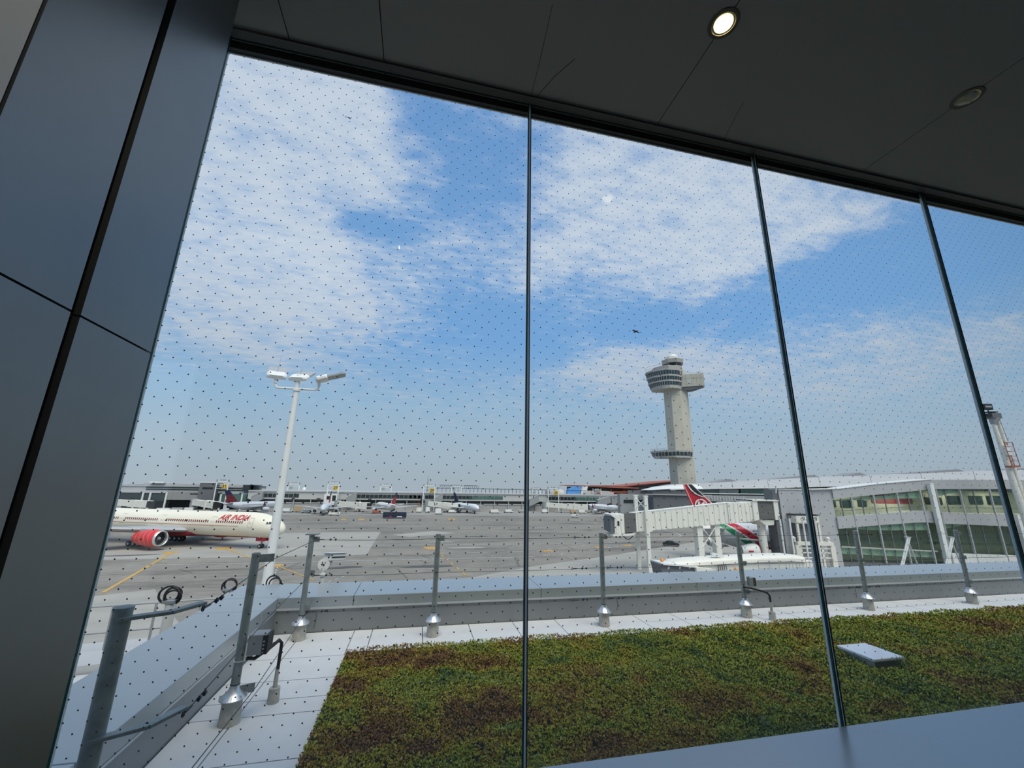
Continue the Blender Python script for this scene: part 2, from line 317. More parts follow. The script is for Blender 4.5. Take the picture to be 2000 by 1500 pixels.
# ---- glass: clear panes with a staggered grid of small grey dots on the inner face
def schlick(t):                        # reflectance of a glass face, the same from both sides
    lw = t.nodes.new('ShaderNodeLayerWeight'); lw.inputs[0].default_value = .5
    p = t.nodes.new('ShaderNodeMath'); p.operation = 'POWER'; t.links.new(lw.outputs['Facing'], p.inputs[0]); p.inputs[1].default_value = 5
    q = t.nodes.new('ShaderNodeMath'); q.operation = 'MULTIPLY_ADD'; t.links.new(p.outputs[0], q.inputs[0]); q.inputs[1].default_value = .96; q.inputs[2].default_value = .035; return q.outputs[0]
def glassmat(name, dots=False, tint=(.955, .975, .97)):
    m = bpy.data.materials.new(name); m.use_nodes = True; t = m.node_tree; t.nodes.clear(); n = t.nodes.new
    out = n('ShaderNodeOutputMaterial'); tr = n('ShaderNodeBsdfTransparent'); tr.inputs[0].default_value = (*tint, 1)
    gl = n('ShaderNodeBsdfGlossy'); gl.inputs['Roughness'].default_value = 0; gl.inputs['Color'].default_value = (.9, .95, .95, 1)
    mx = n('ShaderNodeMixShader'); t.links.new(schlick(t), mx.inputs[0]); t.links.new(tr.outputs[0], mx.inputs[1]); t.links.new(gl.outputs[0], mx.inputs[2]); last = mx.outputs[0]
    if dots:
        tcn = n('ShaderNodeTexCoord'); sp = n('ShaderNodeSeparateXYZ'); t.links.new(tcn.outputs['Object'], sp.inputs[0])
        def mt(op, a, b_=None):
            q = n('ShaderNodeMath'); q.operation = op
            for i, v in enumerate((a, b_)):
                if v is None: continue
                if isinstance(v, (int, float)): q.inputs[i].default_value = v
                else: t.links.new(v, q.inputs[i])
            return q.outputs[0]
        p = .0636; ds = []
        for off in (0, .5):
            fx = mt('SUBTRACT', mt('FRACT', mt('ADD', mt('DIVIDE', mt('SUBTRACT', sp.outputs[0], .4303), p), .5+off)), .5)
            fz = mt('SUBTRACT', mt('FRACT', mt('ADD', mt('DIVIDE', mt('SUBTRACT', sp.outputs[2], EYE+1.989), p), .5+off)), .5)
            ds.append(mt('ADD', mt('MULTIPLY', fx, fx), mt('MULTIPLY', fz, fz)))
        mask = mt('LESS_THAN', mt('MINIMUM', ds[0], ds[1]), (.0027/p)**2)
        df = n('ShaderNodeBsdfDiffuse'); df.inputs[0].default_value = (.13, .14, .16, 1); m2 = n('ShaderNodeMixShader')
        t.links.new(mask, m2.inputs[0]); t.links.new(last, m2.inputs[1]); t.links.new(df.outputs[0], m2.inputs[2]); last = m2.outputs[0]
    t.links.new(last, out.inputs[0]); return m
M['glass'] = glassmat('clear_glass'); M['gdots'] = glassmat('dotted_glass', True)
M['gedge'] = mat('teal_glass_edge', (.02, .09, .085), .15, spec=.6)
M['sili'] = mat('pale_silicone', (.70, .71, .74), .45)
def translucent(m, c):
    t = m.node_tree; b = t.nodes['Principled BSDF']; tl = t.nodes.new('ShaderNodeBsdfTranslucent'); tl.inputs[0].default_value = (*c, 1); mx = t.nodes.new('ShaderNodeMixShader'); mx.inputs[0].default_value = .7
    t.links.new(b.outputs[0], mx.inputs[1]); t.links.new(tl.outputs[0], mx.inputs[2]); t.links.new(mx.outputs[0], t.nodes['Material Output'].inputs[0])
translucent(M['sili'], (.85, .87, .9)); translucent(M['gedge'], (.08, .30, .28))
JX = [-1.055, .464, 1.962, 3.395, 4.89, 6.39, 7.9, 11]
for k, (a, c) in enumerate(zip(JX, JX[1:])):
    a += .009; c -= .009; z0, z1 = GZ0-.04, GZ1-.001; y0, y1 = GY, GY+.012; bb = B()
    q = [(a, y0, z0), (c, y0, z0), (c, y1, z0), (a, y1, z0), (a, y0, z1), (c, y0, z1), (c, y1, z1), (a, y1, z1)]
    bb.m = 1; bb.add([q[i] for i in (0, 1, 5, 4)], [(0, 1, 2, 3)]); bb.m = 0; bb.add([q[i] for i in (2, 3, 7, 6)], [(0, 1, 2, 3)])
    bb.m = 2; bb.add([q[i] for i in (3, 0, 4, 7)], [(0, 1, 2, 3)]); bb.add([q[i] for i in (1, 2, 6, 5)], [(0, 1, 2, 3)]); bb.add([q[i] for i in (4, 5, 6, 7)], [(0, 1, 2, 3)]); bb.add([q[i] for i in (0, 3, 2, 1)], [(0, 1, 2, 3)])
    w = struct(bb, 'window_%d' % (k+1), [M['glass'], M['gdots'], M['gedge']])
    if k:
        x = JX[k]
        B().box(x-.0040, x+.0045, GY+.003, GY+.028, z0, z1).build('joint_strip', M['sili'], w, kind='structure')
        B().box(x-.0085, x-.0045, GY-.001, GY+.006, z0, z1).build('joint_edge', M['gedge'], w, kind='structure')
        B().box(x+.0055, x+.0085, GY-.001, GY+.006, z0, z1).build('joint_edge', M['black'], w, kind='structure')
struct(B().box(-1.12, -1.085, GY+.014, GY+.088, GZ0-.3, EYE+1.15*1.84), 'trim_5', M['white'])
struct(B().box(-1.12, -1.049, GY-.012, GY+.012, GZ0, GZ1), 'trim_7', mat('teal_glass_end', (.10, .33, .30), .3))
# ---- recessed ceiling lights
def downlight(x, y, lit, label):
    t = thing('recessed_downlight', label, 'ceiling light', (x, y, GZ1), 0, 'recessed downlights')
    b = B(); b.lathe([(-.001, .068), (-.004, .066), (-.004, .052), (.0, .050)], n=32, cap=False); b.build('trim_ring', mat('brown_trim_ring', (.09, .075, .06), .4), t, True)
    b = B(); b.lathe([(-.003, .051), (-.001, .050), (.0, .040)], n=32, cap=False)
    b.build('reflector', mat('mirror_reflector', (.75, .70, .58), .2, .9), t, True)
    em = mat('lit_lamp_face', (1, .95, .8), .5, emit=(1, .80, .42), es=2.6) if lit else mat('unlit_lamp_face', (.42, .39, .33), .25, .5, var=.5, vs=35)
    B().lathe([(-.0025, .041), (-.004, .030), (-.0045, .0)], n=32, cap=False).build('lamp', em, t, True)
    if lit:
        B().torus((.0, .010, -.0052), (0, 0, 1), .022, .0009, 24, 6).build('lamp_ring', mat('lamp_ring_glow', (.6, .5, .3), .5, emit=(1, .75, .3), es=2.2), t, True)
        l = bpy.data.lights.new('downlight_or_fill', 'SPOT'); l.energy = 14; l.color = (1, .78, .5); l.spot_size = math.radians(70); l.spot_blend = .6; l.shadow_soft_size = .004
        lo = bpy.data.objects.new('downlight_or_fill', l); COL.objects.link(lo); lo.parent = t; lo.location = (0, 0, -.02)
downlight(1.232, 1.15, True, 'recessed ceiling downlight switched on and glowing warm yellow')
downlight(2.778, 1.155, False, 'recessed ceiling downlight with a dim unlit lamp')

l = bpy.data.lights.new('downlight_or_fill', 'SPOT'); l.energy = 24; l.color = (1, .88, .72); l.spot_size = math.radians(130); l.spot_blend = .5; l.shadow_soft_size = .004  # unseen fill spot without a fitting, added to brighten the pale wall bay
lo = bpy.data.objects.new('downlight_or_fill', l); COL.objects.link(lo); lo.location = (-.32, .15, GZ1-.03)
for pts in (((.435, 1.26), (.45, 1.50), (.458, 1.735)), ((.62, 1.46), (.55, 1.57), (.49, 1.70)), ((1.62, 1.46), (1.66, 1.60), (1.70, 1.72))):
    struct(B().tube([(x, y, GZ1-.0008) for x, y in pts], .0012, 5), 'ceiling_scratch', M['black'])
# ================================================================ roof deck
DZ = EYE-1.83
struct(B().box(-2.27, 16, 1.99, 6.80, 0, DZ-.06), 'roof_slab', M['wallg'])
b = B(); g = .005
def pav(x0, x1, y0, y1): b.box(x0+g, x1-g, y0+g, y1-g, DZ-.055, DZ)
ys = [1.99, 2.30, 2.91, 3.52, 4.13, 4.38, 4.74, 5.27]
for y0, y1 in zip(ys, ys[1:]):
    pav(-1.62, -1.28, y0, y1); pav(-1.28, -.645, y0, y1)
xs = [-1.62, -1.28, -.66, -.44, .185, .796, 1.405]+[1.405+.61*k for k in range(1, 24)]
for x0, x1 in zip(xs, xs[1:]):
    if x0 < 3: pav(x0, x1, 5.27, 6.045)
    else: pav(x0, x1, 5.27, 5.72); pav(x0, x1, 5.72, 6.045)
struct(b, 'floor_pavers', M['paver'])
struct(B().box(-2.2, 16, 1.99, 6.75, DZ-.06, DZ-.05), 'floor_underlay', M['black'])
# parapets: left arm and long back arm
PT = EYE-1.42
b = B(); b.box(-2.27, -1.625, 1.99, 6.12, 13.2, PT-.14); struct(b, 'wall_parapet_left', M['pgrey'])
b = B(); b.box(-2.27, 16, 6.055, 6.80, 13.2, PT-.14); struct(b, 'wall_parapet_back', M['pgrey'])
b = B(); b.box(-1.64, -1.618, 2.0, 6.05, PT-.165, PT-.145); b.box(-1.62, 16, 6.035, 6.06, PT-.145, PT-.122); struct(b, 'trim_8', M['trimw'])
cop = B()
for y0, y1 in ((1.99, 2.905), (2.91, 5.515), (5.52, 6.10)):
    cop.pri([(-2.30, y0), (-1.615, y0), (-1.615, y1), (-2.30, y1)], PT-.14, PT)
struct(cop, 'coping_wall_left', M['coping'], bevel=.006)
cop = B()
cop.pri([(-2.30, 6.105), (-1.615, 6.105), (-1.615, 6.04), (-.717, 6.04), (-.717, 6.82), (-2.30, 6.82)], PT-.138, PT+.001)
for x0 in np.arange(-.712, 15, 2.54): cop.box(x0, x0+2.534, 6.04, 6.82, PT-.138, PT+.001)
struct(cop, 'coping_wall_back', M['coping'], bevel=.006)

# ================================================================ planted bed
struct(B().box(-.640, 16, 1.99, 5.262, DZ-.05, DZ+.028), 'floor_planting_tray', mat('dark_edging_and_soil', (.035, .030, .022), .9, var=.3, vs=30))
def moss():
    pts = []
    for (x0, x1, y0, y1, den, sz) in ((-.63, 3.2, 2.0, 3.1, 9500, .0095), (-.63, 3.2, 3.1, 5.25, 5200, .0125), (3.2, 7.5, 2.0, 5.25, 3000, .017), (7.5, 14.5, 2.4, 5.25, 1900, .020)):
        n = int((x1-x0)*(y1-y0)*den); x = np.random.uniform(x0, x1, n); y = np.random.uniform(y0, y1, n); pts.append(np.c_[x, y, np.full(n, sz)])
    p = np.concatenate(pts); x, y, s = p.T
    hx = (x > 4.83) & (x < 5.22) & (y > 3.80) & (y < 4.24); x, y, s = x[~hx], y[~hx], s[~hx]; n = len(x)
    h = vnoise(x*3.1, y*3.1, 1)*.6+vnoise(x*9, y*9, 2)*.4
    z = DZ+.028+.012+h*.055+np.random.uniform(-.012, .012, n)
    # leaf colours: brown and olive clumps near the corner, greener to the right
    a = vnoise(x*1.5, y*2.3, 3)*.55+vnoise(x*5, y*6, 4)*.45; g_ = vnoise(x*2.6+9, y*2.9, 5)*.6+vnoise(x*8, y*8, 6)*.4
    grn = np.clip((x+.2)/3.5, 0, 1)*.38
    pal = np.array([(.18, .088, .036), (.26, .165, .036), (.34, .275, .036), (.30, .315, .034), (.175, .235, .036), (.10, .15, .048)])
    k = np.clip((a-.27)*2.6*3.2+grn*3.2, 0, 3.35)+np.clip((g_-.62)*7, 0, 1.8); k = np.clip(k+np.random.uniform(-1.1, 1.1, n), 0, 4.999)
    i = k.astype(int); fr = (k-i)[:, None]; col = pal[i]*(1-fr)+pal[i+1]*fr
    col *= np.random.uniform(.75, 1.6, n)[:, None]
    wt = np.random.rand(n) < .004; col[wt] = (.45, .42, .33)
    q = 4; rep = lambda v: np.repeat(v, q)
    X, Y, Z, S = rep(x), rep(y), rep(z), rep(s); m = len(X); th = np.random.uniform(0, 2*PI, m); el = np.random.uniform(.1, 1.25, m)
    d = np.c_[np.cos(th)*np.cos(el), np.sin(th)*np.cos(el), np.sin(el)]; w = np.c_[-np.sin(th), np.cos(th), np.random.uniform(-.5, .5, m)]
    o = np.c_[X, Y, Z]-np.c_[np.zeros(m), np.zeros(m), S*.6]; L = S*np.random.uniform(.9, 1.9, m); Wd = S*np.random.uniform(.28, .5, m)
    tip = o+d*L[:, None]; midp = o+d*(L*.6)[:, None]
    vs = np.stack([o, midp+w*Wd[:, None], tip, midp-w*Wd[:, None]], 1).reshape(-1, 3)
    me = bpy.data.meshes.new('sedum_planting'); me.vertices.add(m*4); me.vertices.foreach_set('co', vs.ravel())
    me.loops.add(m*4); me.loops.foreach_set('vertex_index', np.arange(m*4, dtype=np.int32)); me.polygons.add(m); me.polygons.foreach_set('loop_start', np.arange(0, m*4, 4, dtype=np.int32))
    me.update(calc_edges=True); ca = me.color_attributes.new('leaf', 'FLOAT_COLOR', 'POINT')
    ca.data.foreach_set('color', np.c_[np.repeat(np.repeat(col, q, 0), 4, 0), np.ones(m*4)].astype(np.float32).ravel())
    mt = bpy.data.materials.new('sedum_leaf'); mt.use_nodes = True; t = mt.node_tree; b = t.nodes['Principled BSDF']; b.inputs['Roughness'].default_value = .55; b.inputs['Specular IOR Level'].default_value = .3
    at = t.nodes.new('ShaderNodeAttribute'); at.attribute_name = 'leaf'; t.links.new(at.outputs['Color'], b.inputs['Base Color']); me.materials.append(mt)
    o = bpy.data.objects.new('sedum_planting', me); COL.objects.link(o); o['kind'] = 'stuff'; tag(o, 'low green, olive and brown sedum covering the flat roof bed', 'plants')
moss()
M['blade'] = mat('grass_blade', (.07, .12, .035), .5)
def tuft(x, y, n, h, label):
    b = B()
    for i in range(n):
        a = 2*PI*i/n+random.uniform(-.3, .3); l = h*random.uniform(.7, 1.1); lean = random.uniform(.3, .9); w = .006
        p = [V(x, y, DZ+.03)+V(math.cos(a), math.sin(a), 0)*(l*lean*t*t)+V(0, 0, l*t*(1-.25*lean*t)) for t in (0, .35, .7, 1)]
        s_ = V(-math.sin(a), math.cos(a), 0)*w
        for k in range(3):
            w0, w1 = 1-k/3.2, 1-(k+1)/3.2; b.add([p[k]-s_*w0, p[k]+s_*w0, p[k+1]+s_*w1, p[k+1]-s_*w1], [(0, 1, 2, 3)])
    tag(b.build('grass_tuft', M['blade']), label, 'plant', 'grass tufts in the planted bed')
tuft(5.03, 3.74, 18, .17, 'spiky green grass tuft in front of the white roof hatch')
tuft(1.65, 2.50, 20, .16, 'spiky green grass tuft near the window ledge by the second glass joint')
tuft(1.38, 2.34, 14, .13, 'smaller thin grass tuft growing right by the window ledge')
tuft(3.7, 4.95, 14, .13, 'low grass tuft in the bed near the back pavers')
t = thing('roof_hatch', 'flat white square hatch lid lying in the sedum bed', 'hatch', (5.0, 4.02, DZ))
B().box(-.19, .19, -.185, .185, .0, .10).build('hatch_frame', M['grey'], t); B().box(-.205, .205, -.20, .20, .10, .13).build('hatch_lid', mat('white_hatch_plastic', (.80, .83, .87), .22, spec=.6), t, bevel=.008)

# ================================================================ cable fence
def fence_post(x, y, top, label, tabs, cap=False, base=True):
    t = thing('fence_post', label, 'fence post', (x, y, DZ), 0, 'steel posts of the cable fence')
    b = B(); b.lathe([(0, .076), (.10, .071), (.185, .070), (.19, .060)], n=24); b.build('collar', M['ped'], t, True)
    b = B(); b.lathe([(.172, .096), (.178, .096), (.205, .066), (.235, .040), (.262, .033), (.262, .031), (.2, .031)], n=20, cap=False)
    for k in range(8):
        a = 2*PI*k/8+.2; b.box(-.0015, .0015, .045, .094, .181, .20, Matrix.Rotation(a, 4, 'Z'))
    b.build('rain_cone', M['galvl'], t, True)
    B().cone((0, 0, .19), (0, 0, top-DZ), .0325, n=20).build('pole', M['galv'], t, True)
    B().torus((0, 0, .268), (0, 0, 1), .032, .004, 20, 6).build('clamp_ring', M['cable'], t, True)
    if cap: B().box(-.07, .075, -.05, .09, top-DZ-.006, top-DZ+.008).build('top_plate', M['galv'], t)
    else: B().lathe([(top-DZ-.001, .032), (top-DZ+.006, .031), (top-DZ+.010, .02), (top-DZ+.011, .001)], n=20).build('pole_cap', M['galv'], t, True)
    for (dx, dy, z) in tabs:
        d = V(dx, dy, 0); L = d.length; ang = math.atan2(dy, dx); Mz = Matrix.Translation((0, 0, z-DZ)) @ Matrix.Rotation(ang, 4, 'Z')
        b = B(); b.box(.027, L, -.003, .003, -.032, .032, Mz); b.build('bracket', M['galv'], t)
    return t
CZ = (15.815, 15.41, 15.015)
near_lab = 'thick galvanised fence post standing right outside the glass beside the dark wall panel'
t = thing('fence_post', near_lab, 'fence post', (-1.30, 2.42, DZ), 0, 'steel posts of the cable fence')
B().lathe([(0, .076), (.10, .071), (.185, .070), (.19, .060)], n=24).build('collar', M['ped'], t, True)
B().cone((0, 0, .19), (0, 0, 1.235), .037, n=24).build('pole', M['galv'], t, True)
B().lathe([(1.235, .040), (1.25, .039), (1.253, .03), (1.254, .001)], n=24).build('pole_cap', M['galv'], t, True)
for z in (1.205, .735):
    b = B(); pts = [(.0, -.03), (.17, .055), (.245, .20)]
    for p, q in zip(pts, pts[1:]):
        a = math.atan2(q[1]-p[1], q[0]-p[0]); L = math.hypot(q[0]-p[0], q[1]-p[1]); b.box(-.004, L+.004, -.022, .022, z-.008, z+.008, Matrix.Translation((p[0], p[1], 0)) @ Matrix.Rotation(a, 4, 'Z'))
    b.build('bracket', M['galv'], t, bevel=.003)
fence_post(-1.305, 4.06, 15.90, 'galvanised fence post carrying a grey junction box at the left parapet', [(.13, .05, 15.86), (.13, .05, 14.885)])
fence_post(-1.265, 5.82, 15.86, 'corner fence post with a flat square top plate', [(.10, -.02, 15.80), (.09, -.02, CZ[1]), (.09, -.02, CZ[2])], cap=True)
labs = ['fence post at the back parapet, next after the corner post', 'fence post at the back parapet just past the first glass joint', 'fence post at the back parapet with a small box and black conduit',
        'fence post at the back parapet in front of the glazed concourse, before the last post', 'last fence post at the back parapet, in front of the white crossed braces']
for k, x in enumerate((.305, 2.615, 4.90, 7.21, 9.48)):
    fence_post(x, 5.68, 15.86, labs[k], [(.085, -.015, z) for z in (CZ if k in (2, 4) else CZ[:0]+CZ[1:2] if k == 3 else CZ[:1])], cap=(k in (2, 3, 4)) and False)
def cable(name, pts, label, fit):
    t = thing(name, label, 'cable', (0, 0, 0), 0, 'steel cables of the fence')
    B().tube(pts, .0032, 6).build('strand', M['cable'], t, True)
    for f in fit:
        f = V(*f); d = V(1, 0, 0) if abs(pts[1][0]-pts[0][0]) > abs(pts[1][1]-pts[0][1]) else V(0, 1, 0)
        b = B(); b.torus(f-d*.0, d.cross(V(0, 0, 1)), .013, .0038, 14, 6); b.cone(f+d*.013, f+d*.075, .0065, n=8); b.build('shackle', M['cable'], t, True)
        for o_ in (.14, .20): B().cone(f+d*o_, f+d*(o_+.02), .010, n=8).cone(f+d*(o_+.01)+V(0, 0, -.014), f+d*(o_+.01)+V(0, 0, .014), .005, n=6).build('clamp', M['cable'], t, True)
for k, (z, nm) in enumerate(zip(CZ, ('topmost', 'middle', 'lowest'))):
    xs = [-1.18, .305, 2.615, 4.9, 7.21, 9.48, 13.5]; pts = []
    for a, c in zip(xs, xs[1:]):
        for s_ in np.linspace(0, 1, 6)[:-1]: pts.append((a+(c-a)*s_, 5.645, z-.012*4*s_*(1-s_)))
    pts.append((13.5, 5.645, z))
    fits = [(-1.16, 5.645, z)]+[(xx, 5.645, z-.004) for xx in ((2.2, 2.68, 6.8, 7.3) if k == 0 else (2.15, 2.68) if k == 1 else (2.15, 2.68, 6.85, 7.25))]
    cable('fence_cable', pts, nm+' steel cable of the fence along the back parapet', fits)
    z2 = (15.845, 15.37, 14.88)[k]; e2 = (15.80, 15.41, 14.99)[k]
    y0 = 2.63 if k < 2 else 2.05
    cable('fence_cable', [(-1.055 if k < 2 else -1.16, y0, z2), (-1.16, 4.08, z2+.01), (-1.20, 5.79, e2)], nm+' steel cable of the fence along the left parapet', [(-1.06, 2.64, z2)] if k < 2 else [(-1.2, 5.6, e2-.015)])
for nm_, x, z0_, z1_ in (('lowest', -1.07, 14.83, 15.01), ('lowest', 2.80, 14.86, 15.01), ('lowest', 6.95, 14.86, 15.01)):
    o = [q for q in bpy.data.objects if q.get('label', '') == nm_+' steel cable of the fence along the back parapet'][0]; B().tube([(x, 5.64, z1_), (x+.006, 5.64, (z0_+z1_)/2), (x-.01, 5.64, z0_)], .003, 6).build('tie_end', M['cable'], o)
# junction boxes with conduits
def junction(x, y, z, w, d, h, label, path, px_, py_, grp, post_dir):
    t = thing('junction_box', label, 'junction box', (0, 0, 0), 0, grp)
    b = B(); b.box(x-w/2, x+w/2, y-d/2, y+d/2, z-h/2, z+h/2); b.build('box', M['grey'], t, bevel=.008)
    b = B(); b.box(x+w/2-.02, x+w/2+.02, y-d/2-.004, y+d/2+.004, z-h/2+.006, z+h/2-.006); b.build('box_cover', M['dark'], t)
    b = B()
    for k in range(4): b.cone((x+w/2-.008, y-d/2-.004, z-h/2+.02+k*.027), (x+w/2-.008, y-d/2-.009, z-h/2+.02+k*.027), .006, n=8)
    b.build('cover_screws', M['galvl'], t)
    B().tube(path, .014, 10).build('conduit', M['dark'], t, True)
    q = path[-1]; b = B(); b.cone((px_, py_, DZ+.10), (px_, py_, q[2]+.01), .0185, .016, 14); b.build('riser_pipe', M['ped'], t, True)
    B().lathe([(0, .047), (.09, .044), (.112, .042), (.114, .02)], (px_, py_, DZ), n=20).build('riser_collar', M['ped'], t, True)
    B().torus(post_dir, (0, 0, 1), .034, .004, 20, 6).build('strap', M['galvl'], t, True)
junction(-1.19, 4.10, 15.21, .13, .13, .15, 'grey junction box on the left fence post with a black conduit elbow', [(-1.25, 4.05, 15.115), (-1.20, 4.08, 15.10), (-1.13, 4.2, 15.13), (-1.09, 4.30, 15.155), (-1.075, 4.335, 15.12), (-1.078, 4.335, 14.91)], -1.08, 4.335, 'junction boxes', (-1.305, 4.06, 15.10))
junction(4.985, 5.62, 15.165, .07, .08, .125, 'small box and black conduit bent down to a white riser at the back parapet', [(4.86, 5.64, 15.09), (4.97, 5.60, 15.075), (5.09, 5.53, 15.05), (5.145, 5.50, 15.03), (5.17, 5.49, 14.99), (5.172, 5.49, 14.90)], 5.172, 5.49, 'junction boxes', (4.90, 5.68, 15.09))

# ================================================================ just beyond the parapet
t = thing('security_camera', 'white security camera on a short mast beyond the back parapet', 'camera', (-1.34, 7.2, 13.6))
B().box(-.05, .05, -.40, .0, .55, .75).build('wall_bracket', M['white'], t)
B().cone((0, 0, .4), (0, 0, 1.56), .034, n=16).cone((0, 0, 1.50), (0, 0, 1.53), .048, n=16).build('mast', M['white'], t, True)
B().lathe([(-.012, .087), (.0, .090), (.016, .089), (.018, .0)], (.0, 0, 1.665), (-.15, -1, .1), 28).build('mount_disc', M['white'], t, True)
for (a, c, r) in ((-.02, .03, .009), (.02, .03, .006), (.0, -.004, .013), (-.02, -.062, .006), (.02, -.062, .006)): B().cone((a+.0, -.019, 1.665+c), (a, -.026, 1.665+c), r, n=10).build('disc_hole', M['black'], t)
B().tube([(.03, .03, 1.63), (.08, .05, 1.66), (.10, .06, 1.72)], .02, 10).build('bracket_arm', M['white'], t, True)
Mc = Matrix.Translation((.035, .0, 1.772)) @ Matrix.Rotation(math.radians(-30), 4, 'Z') @ Matrix.Rotation(math.radians(-7), 4, 'X')
B().box(-.068, .068, 0, .36, -.055, .045, Mc).build('camera_body', M['white'], t, bevel=.01)
B().box(-.08, .08, -.035, .37, .05, .062, Mc).build('sun_shield', M['trimw'], t, bevel=.004)
B().cone(Mc @ V(.03, -.002, -.005), Mc @ V(.03, .01, -.005), .014, n=14).build('lens', M['black'], t)
B().box(.066, .072, .02, .34, -.012, .006, Mc).build('side_slot', M['black'], t)
def coil(name, loc, R, turns, label, standing=None, grp='coiled black cables beyond the parapet'):
    t = thing(name, label, 'pole', loc, 0, grp)
    if standing: B().cone((0, 0, -loc[2]), (0, 0, .02), .075, .062, 14).build('pole_shaft', M['white'], t, True); B().box(-.085, .06, -.07, .07, .0, .035).build('head_plate', M['grey'], t)
    for k in range(turns):
        B().torus((random.uniform(-.05, .05), random.uniform(-.03, .03), R*.9+random.uniform(-.03, .03)), (random.uniform(-.5, .5), 1, random.uniform(-.25, .25)), R*random.uniform(.85, 1.1), .014, 24, 6).build('cable_loop', M['dark'], t, True)
coil('floodlight_pole', (-3.2, 6.97, 14.86), .10, 4, 'pale pole outside the left parapet topped by a thick coil of black cable', True)
coil('floodlight_pole', (-3.2, 8.86, 14.58), .11, 2, 'slimmer pale pole farther out with a loose black cable loop on top', True)
t = thing('cable_loop_stand', 'black cable hoop standing just behind the parapet corner', 'cable', (-1.95, 6.95, 13.9), 0)
B().torus((0, 0, 1.17), (.2, 1, 0), .10, .011, 24, 6).torus((.02, .03, 1.15), (.1, 1, .1), .085, .010, 24, 6).build('hoop', M['dark'], t, True); B().box(-.17, .1, -.15, .06, .7, 1.07).build('hoop_base', M['dark'], t)
t = thing('white_container', 'white flat roofed box below the left parapet, behind the near post', 'container', (-6.6, 8.95, 0), .15)
B().box(-2.0, 2.0, -1.8, .45, 0, 13.05).build('box_body', M['white'], t); B().box(-2.06, 2.06, -1.86, .5, 13.05, 13.12).build('box_lid', M['trimw'], t); B().box(-2.0, 2.0, .55, 1.3, 0, 13.25).build('grey_step', M['wallg'], t)
t = thing('walkway_railing', 'thin grey handrail around the white box below the left parapet', 'railing', (-6.9, 12.2, 0), .15)
B().box(-2, 3.2, -.3, .9, 0, 12.6).build('walkway_base', M['wallg'], t)
for x in (-.6, .2, 1.0, 1.9, 2.9): B().cone((x, -.2, 12.6), (x, -.2, 13.65), .028, n=8).build('rail_post', M['grey'], t)
for z in (13.1, 13.65): B().cone((-2, -.2, z), (3.2, -.2, z), .02, n=8).build('rail', M['grey'], t)

# ---- tall white light mast
t = thing('light_mast', 'tall white mast with three floodlight heads rising left of centre', 'light mast', (-7.32, 25, 0))
B().cone((0, 0, 0), (0, 0, 21.7), .36, .15, 20).build('mast_shaft', M['white'], t, True)
B().cone((0, 0, 21.62), (0, 0, 21.72), .20, n=18).build('collar', M['white'], t, True); B().cone((0, 0, 21.7), (0, 0, 22.6), .13, .10, 16).build('top_spigot', M['white'], t, True)
def head(p, rz, tilt):
    Mx = Matrix.Translation(p) @ Matrix.Rotation(rz, 4, 'Z') @ Matrix.Rotation(tilt, 4, 'X')
    b = B(); b.loft([[Mx @ V(x*w, y, z) for x, z in ((-1, -.10), (1, -.10), (1.0, .05), (.8, .15), (-.8, .15), (-1, .05))] for y, w in ((-.25, .36), (-.15, .50), (.32, .52), (.42, .46))])
    o = b.build('lamp_head', M['white'], t, False, bevel=.02)
    b = B(); b.loft([[Mx @ V(x*w, y, z) for x, z in ((-1, -.05), (1, -.05), (1, .05), (-1, .05))] for y, w in ((.38, .47), (1.25, .50), (1.42, .38))]); b.build('led_panel', mat('grey_lamp_panel', (.36, .37, .38), .5), o)
    q = Mx @ V(0, .30, .12); B().cone(q, q+V(.02, 0, .32), .014, n=6).cone(q+V(.02, 0, .32), q+V(.10*math.sin(rz)+.06, 0, 1.1), .006, n=6).build('lightning_rod', M['grey'], o)
    q = Mx @ V(0, -.05, -.05); B().cone(q-V(0, 0, .36), q, .085, n=12).build('knuckle', M['white'], o)
for s_ in (-1, 1):
    pts = [(0, 0, 21.78)]+[(s_*.2*i, 0, 21.78-.004*i) for i in range(1, 5)]+[(s_*(.95+.22*math.sin(a)), 0, 21.98-.22*math.cos(a)) for a in np.linspace(0, PI/2, 7)]+[(s_*1.17, 0, 22.1)]
    B().tube(pts, .062, 12).build('mast_arm', M['white'], t, True)
head(V(-1.17, 0, 22.45), .32, math.radians(33)); head(V(0, 0, 22.40), -.12, math.radians(30)); head(V(1.20, 0, 22.42), -1.42, math.radians(20))

